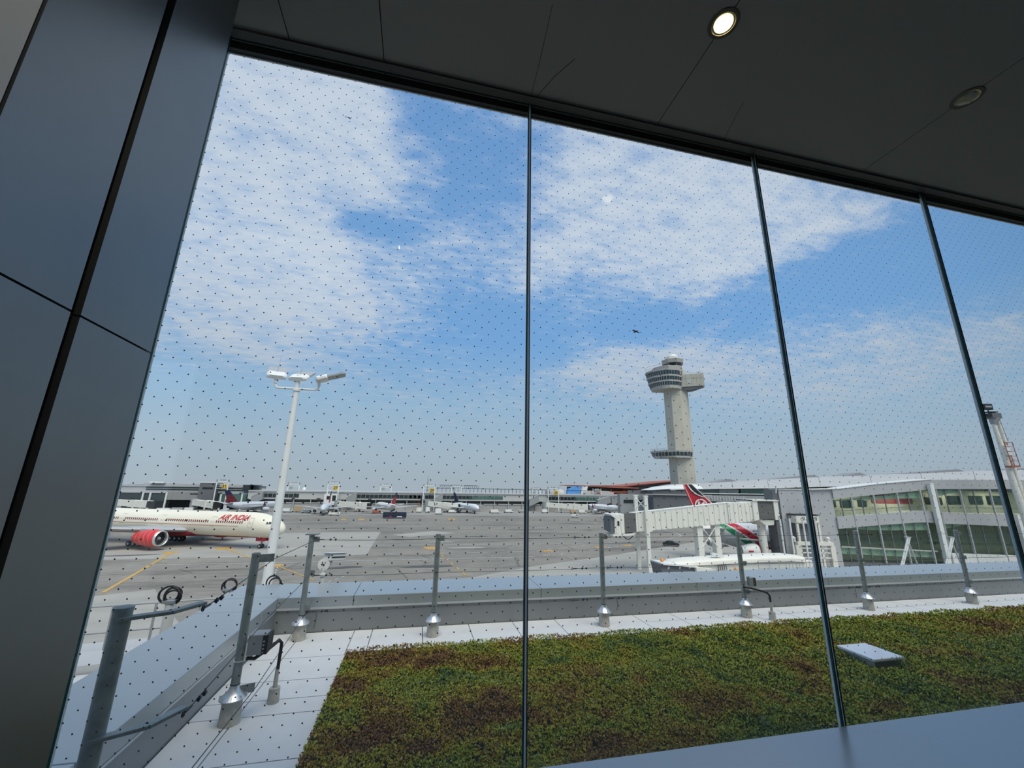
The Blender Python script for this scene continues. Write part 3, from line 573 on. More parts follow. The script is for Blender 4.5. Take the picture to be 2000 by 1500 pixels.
# ================================================================ aircraft
def ring(x, cy_, cz, ry, rz_, n=28): return [V(x, cy_+ry*math.cos(2*PI*i/n), cz+rz_*math.sin(2*PI*i/n)) for i in range(n)]
def fuselage(L, r, zc, nose=1.0):
    """rings along x: nose at x = 0, tail at x = -L"""
    R = []; nl = r*3.1*nose; tl = L*.28
    for t in (0., .012, .04, .09, .16, .26, .38, .52, .68, .84, 1.):
        k = math.sqrt(max(0, 1-(1-t)**2))**.95 if t < 1 else 1; R.append((-nl*t, max(.02, r*k**.92), zc-r*.28*(1-t)**1.6))
    for t in (.25, .5, .75, 1): R.append((-nl-(L-nl-tl)*t, r, zc))
    for t in (.15, .3, .45, .6, .75, .88, .96, 1.): R.append((-(L-tl)-tl*t, max(.1, r*(1-.92*t**1.5)), zc+r*.62*t**1.35))
    return R
def aero(b, root, tip, thick=.11):
    """wing between two sections ((le x, y, z), chord); airfoil upright in z, or sideways for fins"""
    prof = [(0, 0), (.03, .5), (.12, .85), (.3, 1), (.55, .75), (.8, .35), (1, .02), (.8, -.25), (.55, -.5), (.3, -.65), (.12, -.6), (.03, -.35)]
    def sec(s_, fin): (x, y, z), c = s_; return [V(x-c*u, y+(c*thick*.6*w if fin else 0), z+(0 if fin else c*thick*.6*w)) for u, w in prof]
    fin = abs(root[0][1]-tip[0][1]) < .01
    b.loft([sec(root, fin), sec(tip, fin)] if not fin else [sec(root, fin)[::-1], sec(tip, fin)[::-1]]); return b
def wheel(b, x, y, z, r, w):
    b.m = 0; b.lathe([(-w/2, r*.62), (-w/2, r*.9), (-w*.35, r), (w*.35, r), (w/2, r*.9), (w/2, r*.62)], (x, y, z), (0, 1, 0), 18)
    b.m = 1; b.lathe([(-w*.52, r*.1), (-w*.52, r*.5), (w*.52, r*.5), (w*.52, r*.1)], (x, y, z), (0, 1, 0), 12)
def engine(t, x, y, z, L, r, m_cowl, lipm, n=28):
    b = B(); b.lathe([(0, r*.90), (-L*.06, r*.98), (-L*.2, r*1.06), (-L*.45, r*1.04), (-L*.75, r*.86), (-L, r*.66), (-L, r*.6), (-L*.9, r*.58)], (x, y, z), (1, 0, 0), n, cap=False)
    e = b.build('engine', m_cowl, t, True)
    B().lathe([(-L*.05, r*.965), (.0, r*.915), (.02*L, r*.85), (.0, r*.79), (-L*.12, r*.78)], (x, y, z), (1, 0, 0), n, cap=False).build('intake_lip', lipm, e, True)
    b = B(); b.lathe([(-L*.12, r*.80), (-L*.121, .01)], (x, y, z), (1, 0, 0), n, cap=False)
    for k in range(16):
        a = 2*PI*k/16; Mr = Matrix.Translation((x-L*.11, y, z)) @ Matrix.Rotation(a, 4, 'X') @ Matrix.Rotation(.6, 4, 'Z'); b.box(-.01*r, .01*r, -.09*r, .09*r, r*.2, r*.77, Mr)
    b.build('fan', mat('dark_fan', (.022, .022, .025), .4, .4), e)
    B().lathe([(-L*.12, r*.24), (-L*.06, r*.17), (-L*.02, .01)], (x, y, z), (1, 0, 0), 16, cap=False).build('spinner', M['grey'], e, True)
    B().lathe([(-L*.9, r*.5), (-L*1.12, r*.3), (-L*1.25, r*.05)], (x, y, z), (1, 0, 0), 16).build('exhaust_cone', M['grey'], e, True)
    return e
# ---- cream wide-body taxiing at the left
def wide_body():
    L, r, zc = 72.0, 3.1, 5.55; ng = 5.9
    t = thing('airliner', 'cream wide-body airliner with red lettering and a red engine taxiing behind the tall mast', 'airplane', (-37.9, 120.2, 0), math.atan2(-11.6, 28.5))
    ox = ng   # nose at local x = +ng so that the nose wheel stands at the origin
    b = B(); n = 36; R = fuselage(L, r, zc, .95); rings = [ring(x+ox, 0, z, rr, rr, n) for x, rr, z in R]
    vs = [p for q in rings for p in q]
    for k in range(len(rings)-1):
        for i in range(n):
            j = (i+1) % n; zz = (rings[k][i].z+rings[k][j].z)/2-R[k][2]; b.m = 1 if (zz < -r*.86 and 4 < k < 17) else 0
            b.add([rings[k][i], rings[k][j], rings[k+1][j], rings[k+1][i]], [(0, 1, 2, 3)])
    b.m = 0; b.add(rings[-1], [tuple(range(n))])
    body = mat('cream_fuselage_paint', (.80, .745, .60), .32, var=.05, vs=.8, vs3=(.25, 1, 1)); fu = b.build('fuselage', [body, M['dred']], t, True)
    bm_ = fu.modifiers.new('weld', 'WELD'); bm_.merge_threshold = .001
    b = B()
    rb = [(-22, 1.2, -1.9), (-26, 2.6, -2.35), (-33, 3.1, -2.6), (-40, 2.6, -2.3), (-44, 1.2, -1.8)]
    b.loft([ring(x+ox, 0, zc+dz_, w, .95, 20) for x, w, dz_ in rb]); b.build('belly_fairing', M['dred'], fu, True)
    wing_m = mat('grey_wing_paint', (.36, .37, .38), .4)
    for s_ in (-1, 1):
        b = B(); aero(b, ((ox-25.2, s_*2.2, 3.9), 12), ((ox-32.0, s_*11, 4.7), 8.2), .13); aero(b, ((ox-32.0, s_*11, 4.7), 8.2), ((ox-47.5, s_*32.4, 7.0), 2.0), .11); b.build('wing', wing_m, t, True)
        b = B(); aero(b, ((ox-62.5, s_*1.2, 7.2), 7), ((ox-69.0, s_*10.7, 8.3), 2.4), .1); b.build('tailplane', wing_m, t, True)
        red_e = mat('red_orange_cowl', (.60, .035, .045), .35); tt = red_e.node_tree; bs = tt.nodes['Principled BSDF']; tcn = tt.nodes.new('ShaderNodeTexCoord'); wv = tt.nodes.new('ShaderNodeTexWave'); wv.inputs['Scale'].default_value = .22; wv.inputs['Distortion'].default_value = 6; wv.inputs['Detail'].default_value = 0
        rp_ = tt.nodes.new('ShaderNodeValToRGB'); el = rp_.color_ramp.elements; el[0].position = .955; el[0].color = (.62, .03, .045, 1); el[1].position = 1.0; el[1].color = (.80, .30, .05, 1)
        tt.links.new(tcn.outputs['Object'], wv.inputs['Vector']); tt.links.new(wv.outputs['Fac'], rp_.inputs[0]); tt.links.new(rp_.outputs[0], bs.inputs['Base Color'])
        e = engine(t, ox-25.0, s_*9.7, 2.75, 7.0, 1.92, red_e, M['galvl'])
        b = B(); b.loft([[V(ox-26+dx, s_*9.7+dy, z) for dx, dy in ((1.0, 0), (0, .28), (-7, .2), (-7, -.2), (0, -.28))] for z in (4.2, 4.75)]); b.build('pylon', wing_m, e)
        g_ = B(); g_.cone((ox-ng-31.2, s_*5.45, 1.0), (ox-ng-31.2, s_*4.9, 3.6), .26, n=12); gg = g_.build('main_gear', M['grey'], t, True)
        for ax in (-1.5, 0, 1.5):
            w_ = B(); [wheel(w_, ox-ng-31.2+ax, s_*5.45+dy, .67, .67, .5) for dy in (-.55, .55)]; w_.build('wheel_pair', [M['tyre'], M['rim']], gg, True)
    b = B(); aero(b, ((ox-57.5, 0, 8.0), 9.5), ((ox-66.5, 0, 18.4), 3.6), .09); b.build('tail_fin', M['dred'], t, True)
    g_ = B(); g_.cone((0, 0, .55), (0, 0, 2.6), .14, n=12); g_.cone((.1, 0, 1.1), (1.2, 0, 2.5), .07, n=8); gg = g_.build('nose_gear', M['grey'], t, True)
    w_ = B(); [wheel(w_, 0, dy, .53, .53, .4) for dy in (-.42, .42)]; w_.build('wheel_pair', [M['tyre'], M['rim']], gg, True)
    for s_ in (-1, 1): B().box(-1.2, 1.5, s_*.62-.03, s_*.62+.03, 1.75, 2.6).build('gear_door', M['red'], gg)
    # things painted or cut on both flanks
    def on(x, z, s_): y = s_*math.sqrt(max(.01, r*r-(z-zc)**2)); return V(x, y, z)
    for s_ in (-1, 1):
        def quad(b, x0, x1, z0, z1, lift=.03, sh=0):
            vs = []
            for zz in np.linspace(z0, z1, 3):
                for xx in (x0, x1): p = on(xx+sh*(zz-z0), zz, s_); nrm = V(0, p.y, p.z-zc).normalized(); vs.append(p+nrm*lift)
            b.add(vs, [(0, 1, 3, 2), (2, 3, 5, 4)] if s_ < 0 else [(0, 2, 3, 1), (2, 4, 5, 3)])
        def rows(x0, x1, name):
            b = B(); x = x0
            while x > x1: quad(b, x-.34, x, zc+.52, zc+1.06, sh=-.0); x -= .62
            b.build(name, mat('brown_red_window_surround', (.20, .035, .03), .3), fu)
        rows(ox-9.6, ox-17.2, 'cabin_windows'); rows(ox-19.6, ox-32.4, 'cabin_windows'); rows(ox-35.0, ox-45, 'cabin_windows'); rows(ox-47.4, ox-57, 'cabin_windows')
        b = B(); quad(b, ox-60, ox-10.6, zc-.20, zc-.10); b.build('cheat_line', mat('orange_red_stripe', (.55, .13, .05), .4), fu)
        for dx in (ox-7.4, ox-18.3, ox-33.6, ox-46.2):
            b = B(); q = ((-.65, .65, zc+1.86, zc+1.92), (-.65, .65, zc-.40, zc-.34), (-.65, -.58, zc-.4, zc+1.9), (.58, .65, zc-.4, zc+1.9), (-.25, -.1, zc+.5, zc+.9), (.1, .4, zc+.6, zc+.66))
            for a0, a1, z0, z1 in q: quad(b, dx+a0, dx+a1, z0, z1)
            b.build('door_outline', mat('door_seal', (.42, .38, .29), .5), fu)
        b = B()
        for k, (x0, x1) in enumerate(((-1.75, -2.4), (-2.48, -3.05), (-3.12, -3.55))):
            def yy(x, z):
                for (xa, ra, za), (xb, rb_, zb) in zip(R, R[1:]):
                    if xb <= x <= xa: f = (xa-x)/(xa-xb); rr = ra+(rb_-ra)*f; cz = za+(zb-za)*f; return s_*math.sqrt(max(.02, rr*rr-(z-cz)**2))*1.012
                return 0
            z0, z1 = zc+.50, zc+1.12; b.add([V(ox+x0, yy(x0, z0), z0), V(ox+x1, yy(x1, z0), z0), V(ox+x1, yy(x1, z1-.0), z1), V(ox+x0, yy(x0, z1-.25), z1-.18)], [(0, 1, 2, 3)])
        b.build('cockpit_windows', M['dglass'], fu)
        # lettering wrapped on the flank
        tx_ = text('airline_lettering', 'AIR INDIA', 2.0, M['red'], fu, Matrix.Identity(4), .35, 0, .045)
        me = tx_.data
        import bmesh; bb = bmesh.new(); bb.from_mesh(me)
        bmesh.ops.subdivide_edges(bb, edges=[e for e in bb.edges if e.calc_length() > .35], cuts=4, use_grid_fill=True); bmesh.ops.triangulate(bb, faces=bb.faces[:]); bb.to_mesh(me); bb.free(); xsv = [v.co.x for v in me.vertices]; w0, w1 = min(xsv), max(xsv); ysv = [v.co.y for v in me.vertices]; h0, h1 = min(ysv), max(ysv)
        for v in me.vertices:
            f = (v.co.x-w0)/(w1-w0); g2 = (v.co.y-h0)/(h1-h0); z = zc+1.28+g2*1.15; x = ox-17.0+f*8.6 if s_ < 0 else ox-8.4-f*8.6
            p = on(x, z, s_); nrm = V(0, p.y, p.z-zc).normalized(); v.co = p+nrm*.06
wide_body()
# ---- generic single-aisle jet
def jet(label, loc, heading, tailm, L=36.0, r=1.95, group='airliners at the far terminal', tone=(.66, .68, .70)):
    t = thing('airliner', label, 'airplane', loc, heading, group); zc = 3.7; ox = 4.6; body = mat('white_fuselage_paint', tone, .35, var=.04, vs=.5)
    b = B(); R = fuselage(L, r, zc); b.loft([ring(x+ox, 0, z, rr, rr, 22) for x, rr, z in R]); fu = b.build('fuselage', body, t, True)
    for s_ in (-1, 1):
        b = B(); aero(b, ((ox-13, s_*1.4, 2.7), 6.5), ((ox-21, s_*17.2, 4.2), 1.5), .12); w = b.build('wing', M['wallg'], t, True)
        b = B(); b.loft([[V(ox-21.2-dx, s_*(17.2+dy), z) for dx, dy in ((0, .05), (.8, .12), (1.4, .05), (.8, -.03))] for z in (4.2,)]+[[V(ox-22.0-dx, s_*(17.7+dy), 6.3) for dx, dy in ((0, .02), (.35, .06), (.6, .02), (.35, -.02))]]); b.build('winglet', tailm, w)
        b = B(); aero(b, ((ox-L+4.6, s_*.6, 4.9), 3.6), ((ox-L+1.6, s_*6.6, 5.6), 1.3), .1); b.build('tailplane', M['wallg'], t, True)
        engine(t, ox-11.8, s_*5.3, 1.75, 3.9, 1.05, M['navy'] if tailm is M['navy'] else body, M['galvl'], 20)
        g_ = B(); g_.cone((ox-18, s_*2.9, .4), (ox-18, s_*2.7, 2.6), .14, n=8); gg = g_.build('main_gear', M['grey'], t); w_ = B(); [wheel(w_, ox-18, s_*2.9+d, .55, .55, .35) for d in (-.3, .3)]; w_.build('wheel_pair', [M['tyre'], M['rim']], gg)
        b = B(); x = ox-6
        while x > ox-L+9: b.box(x-.24, x, s_*r*.995-.02, s_*r*.995+.02, zc+.22, zc+.58); x -= .62
        b.build('cabin_windows', M['dglass'], fu)
        b = B(); b.add([V(ox-1.6, s_*.75, zc+.15), V(ox-2.6, s_*1.25, zc+.15), V(ox-2.6, s_*1.12, zc+.75), V(ox-1.85, s_*.62, zc+.62)], [(0, 1, 2, 3)]); b.build('cockpit_window', M['dglass'], fu)
    b = B(); aero(b, ((ox-L+8.2, 0, 5.0), 6.2), ((ox-L+2.0, 0, 11.6), 2.2), .09); b.build('tail_fin', tailm, t, True)
    b = B(); aero(b, ((ox-L+4.2, 0, 9.3), 3.6), ((ox-L+2.0, 0, 11.68), 2.4), .11); b.build('fin_tip', M['navy'], t, True)
    g_ = B(); g_.cone((0, 0, .3), (0, 0, 2.2), .1, n=8); gg = g_.build('nose_gear', M['grey'], t); w_ = B(); [wheel(w_, 0, d, .36, .36, .22) for d in (-.22, .22)]; w_.build('wheel_pair', [M['tyre'], M['rim']], gg)
def at_tail(tx_, ty, hd, L=36.0): d = L-4.6; return (tx_+math.cos(hd)*d, ty+math.sin(hd)*d, 0)
h = math.radians(50); jet('grey-white airliner with a dark red and navy tail parked behind the cream wide-body', at_tail(-97.5, 243, h, 33), h, mat('maroon_paint', (.12, .012, .018), .4), 33, tone=(.5, .53, .56))
h = math.radians(-86); jet('white airliner facing the viewer, nose-on, near the gate sign numbered 27', (-46.8, 233, 0), h, M['dred'], 29, tone=(.55, .58, .60))
h = math.radians(113); jet('white airliner with a bright red tail fin beside the dark blue bus', at_tail(-11.0, 238, h, 33), h, M['red'], 33, tone=(.74, .73, .68))
h = math.radians(-66); jet('white airliner with its nose at the jet bridge below the rooftop scaffolding', (33.5, 247, 0), h, M['navy'], 31)
h = math.radians(114); jet('white airliner with a crimson tail fin at the gates below the orange beam', at_tail(126.4, 238, h, 33), h, M['dred'], 33, tone=(.72, .72, .70))

# ---- airliner with green, red and black tail bands behind the near jet bridge
def banded_jet():
    T0 = UF(44.3, 103.4); hd = -YAW+math.radians(1)
    t = thing('airliner', 'white airliner with red tail fin and green and red bands behind the near jet bridge', 'airplane', T0, hd)
    L, r, zc = 47.0, 3.0, 5.6                                     # local x = 0 at the tail cone, nose towards +x
    m = bpy.data.materials.new('banded_livery'); m.use_nodes = True; tt = m.node_tree; bs = tt.nodes['Principled BSDF']; bs.inputs['Roughness'].default_value = .35
    tcn = tt.nodes.new('ShaderNodeTexCoord'); sp = tt.nodes.new('ShaderNodeSeparateXYZ'); tt.links.new(tcn.outputs['Object'], sp.inputs[0])
    a = tt.nodes.new('ShaderNodeMath'); a.operation = 'MULTIPLY_ADD'; tt.links.new(sp.outputs[2], a.inputs[0]); a.inputs[1].default_value = 1.35; tt.links.new(sp.outputs[0], a.inputs[2])
    s2 = tt.nodes.new('ShaderNodeMath'); s2.operation = 'DIVIDE'; tt.links.new(a.outputs[0], s2.inputs[0]); s2.inputs[1].default_value = 50.
    rp_ = tt.nodes.new('ShaderNodeValToRGB'); rp_.color_ramp.interpolation = 'CONSTANT'; el = rp_.color_ramp.elements; tt.links.new(s2.outputs[0], rp_.inputs[0])
    wc = (.78, .79, .80, 1); el[0].position = 0; el[0].color = (.60, .61, .60, 1); el[1].position = 17.1/50; el[1].color = (.0, .22, .09, 1)
    for p, c in ((19.2, wc), (19.8, (.62, .012, .035, 1)), (22.1, wc)): k = el.new(p/50); k.color = c
    tt.links.new(rp_.outputs[0], bs.inputs['Base Color'])
    b = B(); R = fuselage(L, r, zc); b.loft([ring(x+L, 0, z, rr, rr, 32) for x, rr, z in R]); fu = b.build('fuselage', m, t, True)
    # fin: red with a white curved line and a black leading panel
    b = B(); aero(b, ((11.53, 0, 7.6), 8.98), ((1.1, 0, 17.6), 2.06), .07); fin = b.build('tail_fin', M['red'], t, True)
    def P_(f, h): le = 11.53-10.43*h; ch = 8.98-6.92*h; return V(le-ch*f, 0, 7.6+10*h)
    for s_ in (-1, 1):
        def strip(pts, name, mm, off):
            b = B(); n = len(pts)
            b.add([V(p[0].x, s_*off, p[0].z) for p in pts]+[V(p[1].x, s_*off, p[1].z) for p in pts], [(i, i+1, n+i+1, n+i) if s_ < 0 else (i, n+i, n+i+1, i+1) for i in range(n-1)]); b.build(name, mm, fin)
        hs = np.linspace(.70, .995, 14)
        wl = lambda h: float(np.interp(h, (.70, .73, .77, .82, .87, .93, 1), (.04, .20, .36, .45, .50, .51, .50)))
        strip([(P_(-.005, h), P_(wl(h), h)) for h in hs], 'black_panel', M['black'], .36)
        strip([(P_(wl(h)-.01, h), P_(wl(h)+.13, h)) for h in hs], 'white_curve', M['white'], .37)
        strip([(P_(-.02, h), P_(.045, h)) for h in np.linspace(0, 1, 12)], 'white_leading_edge', M['white'], .38)
        strip([(P_(.955, h), P_(1.0, h)) for h in np.linspace(0, 1, 6)], 'pale_trailing_edge', mat('pale_pink_edge', (.75, .45, .45), .4), .36)
        cx, cz, RR = 2.96, 12.55, 1.63
        ring_ = [(V(cx+math.cos(a)*RR, 0, cz+math.sin(a)*RR), V(cx+math.cos(a)*RR*.80, 0, cz+math.sin(a)*RR*.80)) for a in np.linspace(0, 2*PI, 40)]; strip(ring_, 'emblem_ring', M['white'], .40)
        k1 = [(V(cx-.78, 0, cz+.95), V(cx-.30, 0, cz+1.0)), (V(cx-.80, 0, cz+.1), V(cx-.22, 0, cz+.2)), (V(cx-.85, 0, cz-1.0), V(cx-.28, 0, cz-1.1))]; strip(k1, 'emblem_letter', M['white'], .405)
        k2 = [(V(cx-.35, 0, cz+.12), V(cx-.3, 0, cz-.35)), (V(cx+.25, 0, cz+.62), V(cx+.35, 0, cz-.05)), (V(cx+.72, 0, cz+1.02), V(cx+.95, 0, cz+.55))]; strip(k2, 'emblem_letter', M['white'], .41)
        k3 = [(V(cx-.3, 0, cz-.05), V(cx-.32, 0, cz-.4)), (V(cx+.55, 0, cz-.85), V(cx+.1, 0, cz-1.1))]; strip(k3, 'emblem_letter', M['white'], .412)
        b = B(); aero(b, ((8.0, s_*1.0, 7.2), 5), ((3.2, s_*8.6, 7.9), 1.6), .1); b.build('tailplane', M['wallg'], t, True)
    # swept wing seen end-on, with the engine below it
    for s_ in (-1, 1):
        b = B(); aero(b, ((24.0, s_*2.5, 4.3), 7.5), ((5.0 if s_ < 0 else 9, s_*10.4, 6.35), 2.0), .07); b.build('wing', M['wallg'], t, True)
        e = engine(t, 11.4, s_*7.4, 3.3, 3.8, 1.45, M['white'], M['dred']); b = B(); b.box(8.6, 10.6, s_*7.4+s_*1.46-.03, s_*7.4+s_*1.46+.05, 3.2, 3.5); b.build('cowl_emblem', M['red'], e)
        b = B()
        for x in (12.5, 14.2, 15.1, 16.0, 18.4): b.lathe([(0, .24), (.04, .22), (.05, .0)], (x, s_*2.90, zc+.75), (0, s_, 0), 12)
        b.build('cabin_windows', M['dglass'], fu)
        Mt = Matrix.Translation((14.6, s_*2.69, zc+1.42)) @ (Matrix.Rotation(PI/2, 4, 'X') if s_ < 0 else Matrix.Rotation(PI, 4, 'Z') @ Matrix.Rotation(PI/2, 4, 'X')) @ Matrix.Rotation(-.49, 4, 'X')
        text('registration', '5Y-KZJ', .62, M['navy'], fu, Mt, .1, .01)
        g_ = B(); g_.cone((22, s_*3.4, .5), (22, s_*3, 3.2), .2, n=8); gg = g_.build('main_gear', M['grey'], t); w_ = B(); [wheel(w_, 22+a, s_*3.4+d, .6, .6, .4) for a in (-.8, .8) for d in (-.4, .4)]; w_.build('wheel_set', [M['tyre'], M['rim']], gg)
    g_ = B(); g_.cone((42, 0, .4), (42, 0, 3), .14, n=8); gg = g_.build('nose_gear', M['grey'], t); w_ = B(); [wheel(w_, 42, d, .5, .5, .3) for d in (-.35, .35)]; w_.build('wheel_pair', [M['tyre'], M['rim']], gg)
banded_jet()

# ================================================================ near jet bridge
def near_bridge():
    k = 1.0; Y0 = 79.0
    t = thing('jet_bridge', 'cream ribbed jet bridge on tall white legs in front of the banded airliner', 'jet bridge', (0, Y0, 0))
    def seg(name, x0, x1, zb0, zb1, zt0, zt1, y0, y1, m, ribs=0, rw=.16):
        b = B(); b.loft([[V(x, y0, zb), V(x, y1, zb), V(x, y1, zt), V(x, y0, zt)] for x, zb, zt in ((x0, zb0, zt0), (x1, zb1, zt1))])
        for i in range(ribs):
            f = (i+.5)/ribs; x = x0+(x1-x0)*f; zb = zb0+(zb1-zb0)*f; zt = zt0+(zt1-zt0)*f; b.box(x-rw, x+rw, y0-.09, y0, zb+.15, zt-.12)
        return b.build(name, m, t)
    seg('tunnel', 44.2, 66.3, 7.8, 9.35, 11.45, 13.6, 0, 3.0, M['bridgew'], 17, .20)
    seg('tunnel_section', 66.3, 69.6, 9.35, 9.6, 13.75, 13.8, -.25, 3.2, M['bridgew'], 3, .2); seg('tunnel_section', 69.6, 72.8, 9.6, 9.8, 13.6, 13.9, .1, 2.9, M['bridgew'], 3, .2)
    seg('tunnel_end_frame', 45.9, 47.6, 7.75, 7.85, 11.5, 11.75, -.3, 3.2, M['bridgew'])
    seg('curtain', 41.5, 44.2, 7.6, 7.75, 11.3, 11.45, .1, 3.0, M['curtain'])
    seg('cab_side', 39.4, 41.5, 7.3, 7.5, 11.1, 11.3, -.1, 3.4, M['bridgew'], 2, .25); seg('cab_hood', 38.6, 39.5, 7.9, 7.6, 10.6, 11.0, .2, 3.4, M['walld'])
    B().ext([(38.5, 11.2), (39.6, 11.25), (39.6, 10.5), (39.0, 10.7)], -.3, 3.6).build('cab_lip', M['white'], t); B().ext([(38.8, 7.3), (43.9, 7.55), (43.9, 7.15), (39.0, 6.95)], -.2, 3.5).build('cab_floor', M['bridgew'], t)
    B().ext([(39.9, 9.0), (40.35, 9.0), (40.35, 9.9), (39.9, 9.9)], -.2, -.1).build('cab_window', M['black'], t)
    B().tube([(41.2+2.5*s_, .4, 7.3-.95*4*s_*(1-s_)) for s_ in np.linspace(0, 1, 12)], .09, 8).build('hanging_hose', M['dark'], t, True)
    seg('rotunda_frame', 72.8, 74.1, 9.9, 10.2, 14.35, 14.2, -.2, 4.6, M['bridgew']); seg('rotunda_curtain', 74.1, 78.4, 10.3, 10.3, 14.1, 14.1, 0, 4.5, M['curtain']); seg('rotunda_frame', 78.4, 79.6, 10.1, 10.2, 14.2, 14.2, -.2, 4.6, M['bridgew'])
    B().box(72.8, 79.7, -.4, 4.8, 14.15, 14.45).build('rotunda_roof', M['bridgew'], t); B().ext([(74, 10.25), (78.6, 10.1), (78.2, 9.0), (76.2, 8.9)], .3, 4.2).build('rotunda_base', M['bridgew'], t)
    B().cone((76.6, 2.2, 0), (76.6, 2.2, 9.6), .85, n=20).build('rotunda_column', M['bridgew'], t, True); B().cone((76.6, 2.2, 0), (76.6, 2.2, .5), 1.5, n=20).build('column_base', M['bridgew'], t)
    for y in (-.5, 3.6):
        B().box(46.0, 46.75, y-.25, y+.25, 0, 14.8).build('lift_column', M['bridgew'], t); B().box(45.9, 46.9, y-.3, y+.3, 14.8, 15.0).build('column_cap', M['white'], t)
    B().tube([(46.4, -.5, 12.2), (46.4, 3.6, 14.4)], .10, 8).build('cross_brace', M['bridgew'], t); B().tube([(46.4, 3.6, 12.2), (46.4, -.5, 14.4)], .10, 8).build('cross_brace', M['bridgew'], t); B().box(46.1, 46.7, -.5, 3.6, 6.6, 7.0).build('cross_beam', M['bridgew'], t)
    for x in (59.3, 63.6):
        B().box(x-.65, x+.65, .4, 1.7, 0, 9.4).build('support_leg', M['bridgew'], t); B().box(x-1.0, x+1.0, .1, 2.0, 0, 1.0).build('leg_footing', M['white'], t)
    for (a, c) in (((59.6, .4, 4.6), (63.3, .4, 8.8)), ((63.3, .4, 4.6), (59.6, .4, 8.8))): B().tube([a, c], .11, 6).build('diagonal_brace', M['bridgew'], t)
    b = B(); b.box(58.4, 64.4, .3, 1.9, 9.3, 9.65); b.build('support_beam', M['bridgew'], t)
    B().tube([(44.2, .02, 11.55)]+[(44.2+i*1.38, -.05, 11.6+i*.134) for i in range(17)], .09, 6).build('roof_edge_pipe', M['white'], t, True)
near_bridge()
# ---- lower gangway with rounded white roof, rails and beacons just beyond the parapet
def gangway():
    t = thing('covered_gangway', 'long white covered gangway just beyond the back parapet, under the jet bridge', 'gangway', (0, 55, 0))
    def prof(y, h): return [V(0, 1.7, 0)]
    secs = []
    for x, zt, hw in ((36.2, 6.15, .6), (36.6, 6.45, 1.1), (38.6, 6.6, 1.35), (44, 6.8, 1.4), (52, 6.95, 1.4), (56.5, 6.95, 1.4), (59, 6.7, 1.3)):
        secs.append([V(x, 1.4+hw*math.cos(a)*1.25, zt-.42+.42*math.sin(a)) for a in np.linspace(PI, 0, 12)]+[V(x, 1.4+hw*1.25, zt-.85), V(x, 1.4-hw*1.25, zt-.85)])
    B().loft(secs).build('roof', M['cream'], t, True)
    B().box(38.5, 61, .0, 2.8, 1.0, 5.98).build('gangway_body', M['bridgew'], t)
    for x in np.arange(42, 58, 1.3): B().box(x, x+.85, -.03, 0, 6.0-.1, 6.0).build('slot_window', M['trimw'], t)
    B().ext([(33.9, 6.4), (39.6, 5.85), (39.6, 5.65), (33.9, 6.2)], -.9, 2.2).build('hood_roof', M['white'], t); B().ext([(33.8, 6.2), (39.4, 5.65), (39.3, 4.6), (34.2, 4.6)], -.5, 2.0).build('hood_curtain', M['walld'], t)
    for x in (35, 36.8, 38.4): B().ext([(x, 5.85), (x+.3, 5.95), (x+.2, 5.6), (x-.1, 5.5)], -.56, -.5).build('hood_bracket', M['trimw'], t)
    B().ext([(35.2, 5.0), (39.2, 5.0), (39.2, 4.0), (35.2, 4.0)], -.6, -.5).build('hood_panel', M['bridgew'], t); B().ext([(39.2, 5.75), (41.8, 5.5), (41.8, 4.9), (39.2, 5.1)], -1.0, -.2).build('side_fin', M['bridgew'], t)
    B().box(33.8, 35.0, 0, 1, 1, 4.8).build('hood_leg', M['walld'], t)
    B().ext([(42.9, 7.5), (44.9, 7.1), (44.9, 6.6), (42.9, 7.0)], .2, .6).build('sign_arm', M['white'], t)
    B().lathe([(0, .26), (.2, .26), (.38, .12), (.40, 0)], (35.0, .8, 6.35), n=14).build('beacon', M['orange'], t, True); B().lathe([(0, .22), (.2, .22), (.34, .1), (.36, 0)], (46.3, -.3, 5.1), n=14).build('beacon', M['orange'], t, True)
    for k in range(5): B().tube([(43.4+k*.33, -.05, 6.1), (43.3+k*.33, -.3, 5.8), (43.4+k*.33+.02*k, -.3, 4.8)], .05, 6).build('hose', M['dark'], t, True)
    b = B()
    for x in (49.4, 51.3, 53.0): b.cone((x, -1.2, 4.6), (x, -1.2, 6.5), .035, n=6)
    for x in np.arange(54.2, 61.5, .62): b.cone((x, -1.2, 4.6), (x, -1.2, 6.6 if int(x*10) % 3 == 0 else 6.2), .035, n=6)
    for z in (5.4, 6.45): b.cone((49.4, -1.2, z), (61.5, -1.2, z), .03, n=6)
    b.build('handrail', M['grey'], t); B().ext([(51.0, 5.35), (54.0, 5.25), (54.0, 4.7), (51.2, 4.9)], -1.5, -1.1).build('grey_panel', M['wallg'], t)
    B().box(48.5, 61.5, -1.6, 0, 4.35, 4.6).build('walkway', M['grey'], t)
    for x in (50, 60): B().box(x-.3, x+.3, -.5, 1.5, 0, 4.4).build('walkway_leg', M['grey'], t)
gangway()

